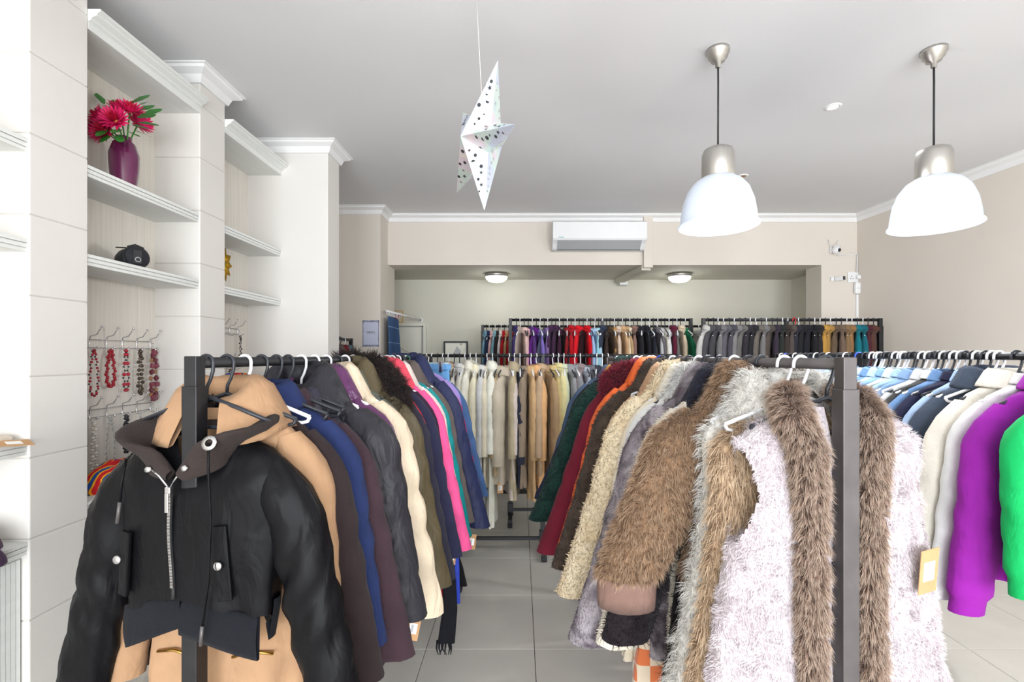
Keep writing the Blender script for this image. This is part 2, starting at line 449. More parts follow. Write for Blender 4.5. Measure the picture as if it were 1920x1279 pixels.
def flush(x, label):
    t = thing('flush_ceiling_light', label, 'ceiling light', (x, 5.55, AZ), group='alcove ceiling lights')
    V, F = lathe([(0.0, -0.002), (0.135, -0.002), (0.137, -0.035), (0.128, -0.04)], 40)
    put('base_ring', smooth(mesh_np('base_ring', V, F)), M['nickel'], t)
    V, F = lathe([(0.128, -0.038), (0.12, -0.065), (0.09, -0.09), (0.05, -0.102), (0.0, -0.106)], 40)
    put('dome', smooth(mesh_np('dome', V, F)), M['dome'], t)
    d = bpy.data.lights.new('flush_light', 'POINT'); d.energy = 1.7; d.shadow_soft_size = 0.12; d.color = (0.95, 1, 0.93)
    o = bpy.data.objects.new('flush_light', d); COL.objects.link(o); o.parent = t; o.location = (0, 0, -0.2)
flush(-0.272, 'round flush ceiling light in the alcove, left of the air conditioner')
flush(1.845, 'round flush ceiling light in the alcove under the left pendant lamp')

def wx(px, Y): return (px - 975) / 900 * Y
def wz(py, Y): return CZ - (py - 668) / 900 * Y
# air conditioner on the bulkhead
x0, x1 = wx(1036, YB - 0.2), wx(1214, YB - 0.2)
ac = thing('air_conditioner', 'white split air conditioner high on the beige bulkhead', 'air conditioner', ((x0 + x1) / 2, YB, 2.71))
hw = (x1 - x0) / 2
pr = [(-0.0, 0.285), (-0.15, 0.285), (-0.185, 0.27), (-0.2, 0.235), (-0.205, 0.12), (-0.2, 0.085), (-0.155, 0.055), (-0.10, 0.0), (0, 0.0)]
o = poly_prism('body', pr, -hw, hw, M['white'], ac, 'x')
bv = o.modifiers.new('bevel', 'BEVEL'); bv.width = 0.012; bv.segments = 3; bv.limit_method = 'ANGLE'; bv.angle_limit = 0.6
box('front_panel', -hw + 0.004, hw - 0.004, -0.211, -0.203, 0.092, 0.262, M['white'], ac, 0.004)
lv = poly_prism('louvre', [(-0.196, 0.079), (-0.106, 0.006), (-0.109, 0.002), (-0.199, 0.076)], -hw + 0.055, hw - 0.055, M['acgrey'], ac, 'x')
box('louvre_gap', -hw + 0.05, hw - 0.05, -0.104, -0.098, -0.001, 0.003, M['dark'], ac)
box('logo', -hw + 0.06, -hw + 0.115, -0.2118, -0.2108, 0.103, 0.109, plain('teal_print', srgb(90, 175, 180), 0.5), ac)
box('indicator', hw - 0.085, hw - 0.08, -0.2122, -0.2108, 0.145, 0.15, M['sticker'], ac)
# trunking beside it
tr = thing('cable_trunking', 'beige cable trunking beside the air conditioner, bending under the bulkhead', 'trunking', (0, 0, 0))
tx0, tx1 = wx(1205, YB), wx(1222, YB)
box('vertical_run', tx0, tx1, YB - 0.05, YB, AZ - 0.035, CEIL - 0.01, M['beige'], tr, 0.003)
dg = box('diagonal_run', -0.05, 0.05, 0, 0.86, -0.055, 0, M['alcove'], tr, 0.003)
dg.location = ((tx0 + tx1) / 2 - 0.01, YB + 0.0, AZ - 0.002); dg.rotation_euler = (0, 0, 0.12)
box('end_stub', wx(1161, 5.9), wx(1176, 5.9), 5.86, 5.99, wz(535, 5.9), wz(526, 5.9), M['white'], tr, 0.003)

# security camera, small camera, socket, sensor, conduits on the right of the bulkhead wall
sc = thing('security_camera', 'white dome security camera with two aerials near the wall corner', 'camera', (wx(1562, YB), YB, wz(470, YB)))
box('bracket', -0.045, -0.02, -0.03, 0, -0.03, 0.035, M['white'], sc, 0.004)
bm = bmesh.new(); bmesh.ops.create_uvsphere(bm, u_segments=24, v_segments=16, radius=0.042)
me = bpy.data.meshes.new('dome'); bm.to_mesh(me); bm.free(); smooth(me)
put('dome', me, M['white'], sc, (0, -0.05, -0.005))
V, F = lathe([(0.0, 0.0), (0.017, 0.0), (0.02, -0.01), (0.02, -0.02)], 20)
put('lens', smooth(mesh_np('lens', V, F)), M['ink'], sc, (0.012, -0.09, -0.015), (PI / 2 + 0.35, 0, 0.35))
V, F = lathe([(0.0, 0.012), (0.03, 0.01), (0.036, 0.0), (0.036, -0.008)], 24)
put('cap', smooth(mesh_np('cap', V, F)), M['white'], sc, (0, -0.05, 0.03))
for s in (-1, 1): tube_obj('aerial', [(0.03 * s - 0.01, -0.03, 0.02), (0.05 * s - 0.01, -0.02, 0.11)], 0.003, M['white'], sc, 6)
c2 = thing('mini_camera', 'small white box camera with a black face below the dome camera', 'camera', (wx(1565, YB), YB, wz(524, YB)))
box('mount', -0.05, -0.015, -0.02, 0, -0.02, 0.025, M['white'], c2, 0.003)
o = box('head', -0.022, 0.03, -0.09, -0.01, -0.02, 0.025, M['white'], c2, 0.006); o.rotation_euler = (0, 0, 0.5)
o = box('face', -0.018, 0.026, -0.0925, -0.0895, -0.016, 0.021, M['ink'], c2, 0.001); o.rotation_euler = (0, 0, 0.5)
so = thing('wall_socket', 'white wall socket with a plug beside the room corner', 'socket', (wx(1599, YB), YB, wz(520, YB)))
box('plate', -0.06, 0.05, -0.014, 0, -0.055, 0.055, M['white'], so, 0.004)
for dx, dz in [(-0.02, 0.008), (-0.032, -0.016), (-0.008, -0.016)]:
    V, F = lathe([(0.0, 0.0), (0.005, 0.0), (0.005, -0.003)], 10)
    put('hole', mesh_np('hole', V, F), M['ink'], so, (dx, -0.015, dz), (PI / 2, 0, 0))
box('plug', 0.018, 0.075, -0.05, -0.014, -0.022, 0.016, M['white'], so, 0.006)
pi_ = thing('motion_sensor', 'white rounded alarm sensor directly below the wall socket', 'sensor', (wx(1605, YB), YB, wz(541, YB)))
box('body', -0.034, 0.034, -0.045, 0, -0.062, 0.062, M['white'], pi_, 0.018)
box('seam', -0.026, 0.026, -0.046, -0.044, -0.004, 0.0, M['acgrey'], pi_)
cd = thing('conduit', 'thin white wall conduit running down below the alarm sensor', 'conduit', (wx(1606, YB), YB, 0))
box('pipe', -0.014, 0.014, -0.02, 0, 0.02, wz(553, YB), M['white'], cd, 0.004)
cb2 = thing('camera_cable', 'thin white cable from the dome camera to the wall socket', 'cable', (0, 0, 0))
zc = wz(476, YB)
tube_obj('cable_run', [(wx(1568, YB), YB - 0.02, zc - 0.02), (wx(1585, YB), YB - 0.012, zc - 0.01), (wx(1605, YB), YB - 0.012, zc + 0.0), (wx(1606, YB), YB - 0.012, zc - 0.06), (wx(1604, YB), YB - 0.02, wz(512, YB))], 0.006, M['white'], cb2, 6)

# star lantern
st = thing('star_lantern', 'silver holographic paper star lantern hanging from the ceiling', 'lantern', (-0.1603, 2.0, 2.5131))
m, nt, b = mat_new('holographic_foil')
v = coords(nt)
n1 = N(nt, 'ShaderNodeTexNoise', Scale=7.0, Detail=3.0); nt.links.new(v, n1.inputs['Vector'])
rp = N(nt, 'ShaderNodeValToRGB'); el = rp.color_ramp.elements
el[0].position = 0.25; el[0].color = srgb(226, 226, 236); el[1].position = 0.8; el[1].color = srgb(235, 235, 240)
for p, c in [(0.4, (214, 222, 240)), (0.5, (222, 240, 230)), (0.6, (240, 224, 236)), (0.7, (244, 240, 224))]:
    x = el.new(p); x.color = srgb(*c)
nt.links.new(n1.outputs['Fac'], rp.inputs['Fac']); nt.links.new(rp.outputs['Color'], b.inputs['Base Color'])
b.inputs['Metallic'].default_value = 0.55; b.inputs['Roughness'].default_value = 0.32
M['foil'] = m
Rr, ri, hh = 0.302, 0.098, 0.094
_R = np.array(Matrix.Rotation(-1.0594, 3, 'Z') @ Matrix.Rotation(-0.0214, 3, 'X') @ Matrix.Rotation(0.4881, 3, 'Y'))
u = _R @ np.array([1.0, 0, 0]); nn = _R @ np.array([0, -1.0, 0]); vv = _R @ np.array([0, 0, 1.0])
tips = [math.radians(90 - 72 * k) for k in range(5)]
def SP(a, r, h): return r * math.cos(a) * u + r * math.sin(a) * vv + h * nn
for k in range(5):
    a = tips[k]; tipv = SP(a, Rr, 0); ia = SP(a + math.radians(36), ri, 0); ib = SP(a - math.radians(36), ri, 0)
    cf, cbk = SP(0, 0, hh), SP(0, 0, -hh)
    pt = put('point', flat_np('point', [tipv, ia, ib, cf, cbk], [np.array([[0, 1, 3], [0, 3, 2], [0, 4, 1], [0, 2, 4]])]), M['foil'], st)
    # punched stars, moons and dots on each facet
    rng = random.Random(k)
    for fi, (pa, pb) in enumerate([(ia, cf), (cf, ib), (cbk, ia), (ib, cbk)]):
        e1 = tipv; nrm = np.cross(pa - e1, pb - e1); nrm /= np.linalg.norm(nrm)
        if np.dot(nrm, (pa + pb + e1) / 3) < 0: nrm = -nrm
        ax = (pa + pb) / 2 - e1; L = np.linalg.norm(ax); ax /= L; ay = np.cross(nrm, ax)
        pieces = []
        for s in np.linspace(0.3, 0.93, 8):
            c = e1 + ax * L * s + ay * rng.uniform(-0.3, 0.3) * s * np.linalg.norm(pa - pb) * 0.8 + nrm * 0.0012
            kd = rng.choice('sdm'); r = rng.uniform(0.005, 0.009); nseg = 10
            pts = []
            for q in range(nseg):
                an = 2 * PI * q / nseg
                rr = r if kd == 'd' else (r * (1.25 if q % 2 == 0 else 0.5) if kd == 's' else r)
                px, py = rr * math.cos(an), rr * math.sin(an)
                if kd == 'm' and q in (3, 4, 5, 6, 7): px *= -0.25
                pts.append(c + ax * px + ay * py)
            base = np.array([c] + pts)
            fs = np.array([[0, 1 + q, 1 + (q + 1) % nseg] for q in range(nseg)])
            pieces.append((base, [fs]))
        V, F = merge(pieces)
        tag(put('cutouts', mesh_np('cutouts', V, F), M['ink'] if fi < 2 else M['acgrey'], pt), kind='stuff')
tube_obj('string', [(0.0, 0, 0.2), (-0.02, 0.0, CEIL - st.location.z)], 0.0012, M['sticker'], st, 5)

# ------------------------------------------------------------------ garment rails
def rack(name, label, p0, p1, h, cat='clothes rack', posts=(0.0, 1.0), group=None, base=True, metal='blackmetal', collar=True, fl_len=0.5):
    p0 = Vector((p0[0], p0[1], 0)); p1 = Vector((p1[0], p1[1], 0)); L = (p1 - p0).length
    ang = math.atan2((p1 - p0).y, (p1 - p0).x)
    t = thing(name, label, cat, p0, (0, 0, ang), group)
    tube_obj('rail', [(0.01, 0, h), (L - 0.01, 0, h)], 0.0135, M[metal], t, 12)
    for f in posts:
        x = L * f
        ps = put('post', box_me('post', -0.019, 0.019, -0.019, 0.019, 0.1, h - 0.055, 0.002), M[metal], t, (x, 0, 0))
        put('inner_tube', box_me('inner_tube', -0.0155, 0.0155, -0.0155, 0.0155, h - 0.06, h + 0.016, 0.002), M[metal], ps)
        if base:
            ft = put('foot', box_me('foot', -0.019, 0.019, -fl_len / 2, fl_len / 2, 0.045, 0.083, 0.003), M[metal], t, (x, 0, 0))
            put('sleeve_bracket', box_me('sleeve_bracket', -0.028, 0.028, -0.028, 0.028, 0.05, 0.17, 0.003), M[metal], ft)
            for s in (-1, 1):
                V, F = lathe([(0, -0.022), (0.022, -0.022), (0.024, -0.015), (0.024, 0.015), (0.022, 0.022), (0, 0.022)], 16)
                put('castor', smooth(mesh_np('castor', V, F)), M['dark'], ft, (0, s * (fl_len / 2 - 0.03), 0.0245), (0, PI / 2, 0))
    if base:
        put('base_bar', box_me('base_bar', 0, L, -0.013, 0.013, 0.09, 0.116, 0.002), M[metal], t)
    return t
RH = CZ - 0.004
LX = lambda y: -0.78 + 0.075 * (y - 1.14)          # left rail line
RX = lambda y: 0.722 - 0.058 * (y - 1.13)          # fur rail line
DX = lambda y: 1.70 + 0.05 * (y - 1.5)             # denim rail line
rack('garment_rack', 'black metal garment rack on the left holding the black bomber jacket and coats', (LX(1.15), 1.15), (LX(3.3), 3.3), RH - 0.012, group='floor garment racks', fl_len=0.46)
rack('garment_rack', 'dark steel garment rack on the right holding the fur vests and coats', (RX(1.07), 1.07), (RX(3.2), 3.2), RH - 0.014, group='floor garment racks', metal='gunmetal', fl_len=0.46)
rack('garment_rack', 'black garment rack across the aisle holding the beige trench coats', (-1.02, 4.0), (1.32, 4.0), RH + 0.008, group='floor garment racks', posts=(0.0, 0.517, 1.0), fl_len=0.5)
rack('garment_rack', 'near black garment rack on the right holding denim jackets and sweatshirts', (DX(0.95), 0.95), (DX(2.44), 2.44), RH + 0.004, group='floor garment racks', fl_len=0.46)
rack('garment_rack', 'far black garment rack on the right continuing the row of denim jackets', (DX(2.5), 2.5), (DX(3.35), 3.35), RH + 0.01, group='floor garment racks', fl_len=0.46)
HB = CZ + 68 / 900 * 4.75
bx0, bx1 = wx(957, 4.75), wx(1295, 4.75)
rack('garment_rack', 'tall black garment rack at the back holding purple, red and dark coats', (bx0, 4.75), (bx1, 4.75), HB, group='tall garment racks', posts=(0, 0.51, 1))
YR = 4.4; HR = CZ + 68 / 900 * YR
cx0, cx1 = wx(1319, YR), wx(1650, YR)
rack('garment_rack', 'tall black garment rack at the back right holding grey and dark blazers', (cx0, YR), (cx1, YR), HR, group='tall garment racks', posts=(0, 0.47, 1))
dx0, dx1 = wx(905, 5.5), wx(1330, 5.5)
HC = CZ + 56 / 900 * 5.5
rack('garment_rack', 'lower black garment rack in the alcove with pale blue and red clothes', (dx0, 5.5), (dx1, 5.5), HC, group='tall garment racks')
rack('garment_rack', 'black garment rack behind the plain white pillar with pink and grey clothes', (-1.62, 3.72), (-1.62, 4.6), 1.775, group='floor garment racks', fl_len=0.4)

# ------------------------------------------------------------------ hangers
_hm = {}
def hanger_meshes(w):
    k = round(w, 3)
    if k in _hm: return _hm[k]
    r = 0.0185; pts = [(-r * 1.05, 0, -0.012)]
    for a in np.linspace(PI, 0, 10): pts.append((r * math.cos(a), 0, r * math.sin(a)))
    pts += [(r * 0.98, 0, -0.02), (r * 0.6, 0, -0.042), (0.002, 0, -0.06), (0, 0, -0.085)]
    V, F = tube(pts, 0.0042, 8); hook = smooth(mesh_np('hook', V, F))
    z0, z1 = -0.082, -0.082 - w * 0.36
    a = [(-w, 0, z1), (-w * 0.5, 0, z0 - (z0 - z1) * 0.47), (0, 0, z0), (w * 0.5, 0, z0 - (z0 - z1) * 0.47), (w, 0, z1)]
    p1 = tube(a, 0.0055, 8)
    p2 = tube([(-w, 0, z1), (-w + 0.006, 0, z1 - 0.012), (-w + 0.02, 0, z1 - 0.016), (w - 0.02, 0, z1 - 0.016), (w - 0.006, 0, z1 - 0.012), (w, 0, z1)], 0.005, 8)
    V, F = merge([p1, p2]); arms = smooth(mesh_np('arms', V, F))
    _hm[k] = (hook, arms)
    return _hm[k]
HC_NAME = {'hblack': 'black', 'hwhite': 'white', 'hblue': 'blue', 'hred': 'red', 'hgreen': 'green'}
def slot(o, m):
    if not o.data.materials: o.data.materials.append(m)
    o.material_slots[0].link = 'OBJECT'; o.material_slots[0].material = m
def hanger(pos, yaw, col, short, group, w=0.185, label=None):
    hook, arms = hanger_meshes(w)
    t = thing('clothes_hanger', label or '%s plastic hanger holding the %s' % (HC_NAME[col], short), 'hanger', pos, (0, 0, yaw), group)
    for nm, me in (('hook', hook), ('arms', arms)):
        o = bpy.data.objects.new(nm, me); COL.objects.link(o); o.parent = t; slot(o, M[col])
    return t

# ------------------------------------------------------------------ garments
def vnoise(rng, n=5):
    ks = [(rng.uniform(2, 7), rng.uniform(8, 26), rng.uniform(0, 6.28), rng.uniform(0.5, 1)) for _ in range(n)]
    def f(t, z):
        s = 0
        for a, b, p, w_ in ks:
            q = np.sin(np.round(a) * t + b * z + p + 1.3 * np.sin(b * 0.6 * z + p * 2))
            s = s + w_ * (0.5 * q + 0.9 * (0.5 - np.abs(q) ** 0.7))
        return s * 1.35 / n
    return f

def body_mesh(p, rng):
    """closed (or front-open) shell hanging from the shoulders; returns V, F and the grid size"""
    L, W, D = p['L'], p['w'], p['d']
    zn = p.get('zn', -0.085); nu = p.get('nu', 40); nr = p.get('nr', 30)
    fl = p.get('flare', 1.05)
    key_z = np.array([zn, zn - 0.018, zn - 0.045, zn - 0.085, zn - 0.12, zn - 0.2, zn - 0.42, -L])
    if key_z[-1] > key_z[-2] - 0.05: key_z[-2] = key_z[-1] + 0.12
    key_w = np.array([0.062, 0.10, W * 0.80, W * 0.985, W, W * 0.985, W * p.get('waist', 0.97), W * fl])
    key_d = np.array([0.04, 0.046, D * 0.8, D * 0.95, D, D, D, D * p.get('dflare', 1.15)])
    s = np.concatenate([np.linspace(0, 1, 9)[:-1] * 0.2, np.linspace(0.2, 1, nr - 8)])
    zz = np.where(s <= 0.2, zn - (s / 0.2) * 0.12, (zn - 0.12) - (s - 0.2) / 0.8 * (L + zn - 0.12))
    ww = np.interp(-zz, -key_z, key_w); dd = np.interp(-zz, -key_z, key_d)
    gap = p.get('open', 0.0)
    if gap > 0: t = np.linspace(-PI / 2 + 0.001, 1.5 * PI - 0.001, nu); closed = False
    else: t = np.linspace(-PI / 2, 1.5 * PI, nu, endpoint=False); closed = True
    T, Z = np.meshgrid(t, zz); Wd = ww[:, None] * np.ones_like(T); Dd = dd[:, None] * np.ones_like(T)
    S = s[:, None] * np.ones_like(T)
    ct, sn = np.cos(T), np.sin(T)
    ex = p.get('ex', 0.75)
    cx = np.sign(ct) * np.abs(ct) ** ex; sy = np.sign(sn) * np.abs(sn) ** ex
    f = vnoise(rng); amp = p.get('fold', 0.015)
    disp = amp * f(T, Z) * np.clip((-Z + zn) / 0.5, 0.1, 1.2)
    kf = rng.choice([4, 5, 6, 7]); disp = disp + amp * 0.9 * np.sin(kf * T + rng.uniform(0, 6)) * np.clip((S - 0.25) / 0.75, 0, 1) ** 1.5
    if p.get('quilt'):
        disp = disp + p['quilt'] * (np.abs(np.sin(PI * (Z + 0.02) / p.get('pitch', 0.1))) ** 0.6 - 0.5) * np.clip((S - 0.12) / 0.1, 0, 1)
    if p.get('gather'):
        g = np.clip((S - 0.6) / 0.4, 0, 1) ** 2
        disp = disp + p['gather'] * g * np.sin(26 * T + 3 * np.sin(5 * T))
    X = (Wd + disp) * cx; Y = (Dd + disp * 0.9) * sy
    if gap > 0:   # pull the front edges apart
        fr = np.clip(-sn, 0, 1) ** 6
        gp = p['gapf'](Z) if 'gapf' in p else np.full_like(Z, gap)
        X = X + np.where(ct >= 0, 1, -1) * fr * gp
    vn = p.get('vneck', 0.0)
    if vn:
        front = np.clip(-sn, 0, 1) ** 3
        drop = np.clip(1 - (zn - Z) / (vn * 1.6 + 0.05), 0, 1)
        Z = Z - vn * front * drop
    if p.get('lean'): Y = Y + p['lean'] * S
    if p.get('hemv'):
        Z = Z + np.clip((S - 0.5) / 0.5, 0, 1) * p['hemv'](X)
    V = np.stack([X, Y, Z], -1)
    # turned-in hem
    inner = V[-1:].copy(); inner[..., 0] *= 0.95; inner[..., 1] *= 0.85; inner[..., 2] += 0.04
    V = np.concatenate([V, V[-1:], inner], 0)
    F = grid_faces(V.shape[0], nu, closed)
    F = np.concatenate([F[:(V.shape[0] - 3) * (nu if closed else nu - 1)], F[(V.shape[0] - 2) * (nu if closed else nu - 1):]])
    if p.get('armhole'):
        a0, a1, hw_ = p['armhole']
        c = V.reshape(-1, 3)[F].mean(1)
        keep = ~((((c[:, 2] - (a0 + a1) / 2) / ((a0 - a1) / 2)) ** 2 + (c[:, 1] / hw_) ** 2 < 1) & (np.abs(c[:, 0]) > W * 0.5))
        F = F[keep]
    return outward(V.reshape(-1, 3), [F])

def sleeve_mesh(p, side, rng):
    W, D = p['w'], p['d']; zn = p.get('zn', -0.085)
    ln = p.get('sl', 0.58); out = p.get('out', 0.07); fwd = p.get('fwd', 0.0)
    r0 = p.get('r0', 0.074); r1 = p.get('r1', 0.052); nseg = p.get('sn', 22); nu = p.get('su', 18)
    s = np.linspace(0, 1, nseg)
    x = W - 0.045 + 0.06 * np.clip(s / 0.16, 0, 1) ** 0.8 + out * np.clip((s - 0.05) / 0.95, 0, 1) ** 1.15
    z = zn - 0.075 - 0.035 * np.clip(s / 0.12, 0, 1) - (ln) * s
    y = fwd * s ** 1.4 + p.get('lean', 0) * s * 0.7
    rad = r0 + (r1 - r0) * s ** 0.9
    rad = rad * np.clip(0.55 + 0.45 * (s / 0.08), 0, 1)
    f = vnoise(rng); t = np.linspace(0, 2 * PI, nu, endpoint=False)
    T, S = np.meshgrid(t, s)
    amp = p.get('sfold', p.get('fold', 0.015) * 0.55)
    disp = amp * f(T, S * ln * 1.6) + amp * 0.5 * np.sin(S * 34 + 2 * T + rng.uniform(0, 6)) * np.exp(-((S - 0.5) / 0.2) ** 2)
    if p.get('quilt'): disp = disp + p['quilt'] * (np.abs(np.sin(PI * S * ln / p.get('pitch', 0.1))) ** 0.6 - 0.5)
    if p.get('cuffpinch'): rad = rad * np.where(s > 0.9, 0.8, 1.0); disp = disp * np.where(S > 0.9, 0.3, 1.0)
    R = rad[:, None] + disp
    fy = p.get('sfy', min(1.0, (D + 0.012) / r0))
    X = x[:, None] + R * np.cos(T) * 0.92; Y = y[:, None] + R * np.sin(T) * fy; Z = z[:, None] + 0.25 * R * np.cos(T) * (1 - S)
    V = np.stack([X * side, Y, Z], -1)
    cf = p.get('cuff')
    inner = V[-1:].copy(); ctr = inner.mean(1, keepdims=True); inner = ctr + (inner - ctr) * 0.8; inner[..., 2] += 0.035
    V = np.concatenate([V, V[-1:], inner], 0)
    F = grid_faces(V.shape[0], nu, True)
    F = np.concatenate([F[:(V.shape[0] - 3) * nu], F[(V.shape[0] - 2) * nu:]])
    return outward(V.reshape(-1, 3), [F])

def collar_mesh(p, rng, size=1.0, rx=0.078, ry=0.058, drop=0.03, zc=None, front=0.35, thick=0.012):
    """folded collar swept round the neck, open at the front"""
    zn = p.get('zn', -0.085) if zc is None else zc
    size = size * (0.55 if p['d'] <= 0.034 else 1.0); rx = rx * (0.85 if p['d'] <= 0.034 else 1.0)
    n = 30; a = np.linspace(-PI / 2 + front, 1.5 * PI - front, n)
    prof = np.array([(0.0, -0.015), (-0.004, 0.028), (0.006, 0.042), (0.022, 0.034), (0.05, -0.012), (0.055, -0.022), (0.046, -0.02), (0.018, 0.018), (0.006, 0.01), (0.004, -0.012)]) * np.array([size, size])
    f = vnoise(rng); ys_ = 0.8 if p['d'] > 0.034 else 0.4
    V = []
    for i, t in enumerate(a):
        fr = max(0, -math.sin(t)) ** 2
        cx, cy = math.cos(t), math.sin(t)
        for j, (o, z) in enumerate(prof):
            k = 1 + 0.15 * float(f(np.array(t), np.array(j * 0.05)))
            r = o * k
            V.append(((rx + r) * cx, (min(ry, p['d'] + 0.012) + r * ys_) * cy - fr * 0.015, zn + 0.012 + z * k - fr * drop - 0.35 * max(0, o) * abs(cx)))
    return outward(np.array(V), [grid_faces(n, len(prof), True)])

def fur_blades(V, F, n, length, width, rng_seed, down=0.7, jitter=0.35, clump=0.0, lift=1.0, zmin=None, segs=2, curl=0.0, out_ref=None):
    rs = np.random.RandomState(rng_seed)
    tris = []
    for f in F:
        f = np.asarray(f)
        if f.shape[1] == 4: tris += [f[:, [0, 1, 2]], f[:, [0, 2, 3]]]
        else: tris.append(f)
    Tt = np.concatenate(tris); A, B, C = V[Tt[:, 0]], V[Tt[:, 1]], V[Tt[:, 2]]
    nr = np.cross(B - A, C - A); ar = np.linalg.norm(nr, axis=1); nr = nr / (ar[:, None] + 1e-12)
    idx = rs.choice(len(Tt), n, p=ar / ar.sum())
    r1, r2 = np.sqrt(rs.rand(n)), rs.rand(n)
    P = (1 - r1)[:, None] * A[idx] + (r1 * (1 - r2))[:, None] * B[idx] + (r1 * r2)[:, None] * C[idx]
    nn_ = nr[idx]
    cen0 = V.mean(0)
    if out_ref is not None:
        rd = P - out_ref(P); nn_ = nn_ * np.where((nn_ * rd).sum(1) < 0, -1.0, 1.0)[:, None]
    g = rs.randn(n, 3) * jitter
    if clump:
        k = max(8, int(n / 45)); cen = P[rs.choice(n, k)]
        # assign each blade to a nearby clump by hashing onto a coarse grid
        cell = np.floor(P / clump).astype(int); h = (cell[:, 0] * 73856093 ^ cell[:, 1] * 19349663 ^ cell[:, 2] * 83492791) % 9973
        hv = rs.randn(9973, 3); g = g * 0.5 + hv[h] * jitter * 1.2
    dn = np.zeros((n, 3)); dn[:, 2] = -1.0; dn -= nn_ * (dn * nn_).sum(1)[:, None]; dn /= np.linalg.norm(dn, axis=1)[:, None] + 1e-6
    d0 = nn_ * lift + g + dn * down * 0.35; d0 /= np.linalg.norm(d0, axis=1)[:, None]
    d1 = nn_ * lift * 0.35 + g * 0.8 + dn * down; d1 /= np.linalg.norm(d1, axis=1)[:, None] + 1e-9
    ln = length * (0.6 + 0.7 * rs.rand(n))
    sd = np.cross(d0, rs.randn(n, 3)); sd /= np.linalg.norm(sd, axis=1)[:, None] + 1e-9
    wv_ = width * (0.7 + 0.6 * rs.rand(n))
    P0 = P - nn_ * 0.002
    P1 = P0 + d0 * (ln * 0.45)[:, None]
    P2 = P1 + d1 * (ln * 0.55)[:, None]
    if curl: P2 = P2 + rs.randn(n, 3) * curl
    a0, b0 = P0 - sd * wv_[:, None] / 2, P0 + sd * wv_[:, None] / 2
    a1, b1 = P1 - sd * wv_[:, None] * 0.42, P1 + sd * wv_[:, None] * 0.42
    VV = np.stack([a0, b0, a1, b1, P2], 1).reshape(-1, 3)
    o = np.arange(n)[:, None] * 5
    Q = o + np.array([[0, 1, 3, 2]]); Tr = o + np.array([[2, 3, 4]])
    rnd = rs.rand(n)
    if clump: rnd = 0.5 * rnd + 0.5 * (h / 9973.0)
    fc = np.zeros((n, 5, 4), dtype=np.float32)
    fc[:, 0:2, 0] = 0.0; fc[:, 2:4, 0] = 0.5; fc[:, 4, 0] = 1.0
    fc[:, :, 1] = rnd[:, None]; fc[:, :, 3] = 1
    return VV, [Q, Tr], fc.reshape(-1, 4)

def fur_part(parent, src, n, length, width, mat, seed, name='fur', **kw):
    VV, FF, fc = fur_blades(src[0], src[1], n, length, width, seed, **kw)
    me = smooth(mesh_np(name, VV, FF))
    at = me.color_attributes.new('fc', 'FLOAT_COLOR', 'POINT'); at.data.foreach_set('color', fc.ravel())
    return tag(put(name, me, mat, parent), kind='stuff')

def price_tag(parent, loc, rot=(0, 0, 0), w=0.045, h=0.085):
    t = put('price_tag', box_me('price_tag', -w / 2, w / 2, -0.0007, 0.0007, -h, 0, 0.0), M['kraft'], parent, loc, rot)
    put('sticker', box_me('sticker', -w * 0.3, w * 0.3, -0.0014, -0.0006, -h * 0.72, -h * 0.28), M['sticker'], t)
    put('print', box_me('print', -w * 0.2, w * 0.02, -0.0017, -0.0013, -h * 0.66, -h * 0.34), M['acgrey'], t)
    return t

GI = [0]
def garment(kind, label, short, pos, yaw, mat, hcol='hblack', group=None, hgroup=None, hang=True, seed=None, hw=None, collar='shirt', cmat=None, sleeves=True, smat=None, band=None, tagat=None, **p):
    GI[0] += 1
    rng = random.Random(seed if seed is not None else GI[0] * 7 + 3)
    p.setdefault('L', 0.75); p.setdefault('w', 0.205); p.setdefault('d', 0.045)
    cat_ = kind.split()[-1]; cat_ = {'plush': 'jacket', 'fleece': 'jacket', 'puffer': 'jacket', 'knit': 'top', 'windbreaker': 'jacket', 'raincoat': 'coat'}.get(cat_, cat_)
    t = thing(kind.replace(' ', '_'), label, cat_, pos, (0, 0, yaw), group)
    V, F = body_mesh(p, rng)
    put('body', smooth(mesh_np('body', V, F)), mat, t)
    res = {'root': t, 'body': (V, F), 'p': p}
    if sleeves:
        res['sl'] = []
        for s in (-1, 1):
            Vs, Fs = sleeve_mesh(p, s, rng); put('sleeve', smooth(mesh_np('sleeve', Vs, Fs)), smat or mat, t)
            res['sl'].append((Vs, Fs))
    if collar == 'shirt': Vc, Fc = collar_mesh(p, rng, 1.0)
    elif collar == 'stand': Vc, Fc = collar_mesh(p, rng, 0.8, drop=0.02)
    elif collar == 'big': Vc, Fc = collar_mesh(p, rng, 1.7, rx=0.082, ry=0.055, drop=0.06)
    elif collar == 'hood': Vc, Fc = collar_mesh(p, rng, 2.1, rx=0.07, ry=0.045, drop=0.10, front=0.28)
    else: Vc = None
    if Vc is not None:
        res['collar'] = (Vc, Fc)
        put('hood' if collar == 'hood' else 'collar', smooth(mesh_np('collar', Vc, Fc)), cmat or mat, t)
    if band:   # ribbed hem band: (material, height)
        Vb, Fb = body_mesh(dict(p, L=p['L'] + band[1], fold=p.get('fold', 0.012) * 0.5, w=p['w'] * 0.965, d=p['d'] * 0.95, quilt=0), rng)
        k = Vb[:, 2] < -p['L'] + 0.02
        keep = k[Fb[0]].all(1); put('hem_band', smooth(mesh_np('hem_band', Vb, [Fb[0][keep]])), band[0], t)
    if tagat: price_tag(t, *tagat)
    if hang: hanger(pos, yaw, hcol, short, hgroup or 'plastic clothes hangers', w=hw or min(0.2, p['w'] - 0.015))
    return res
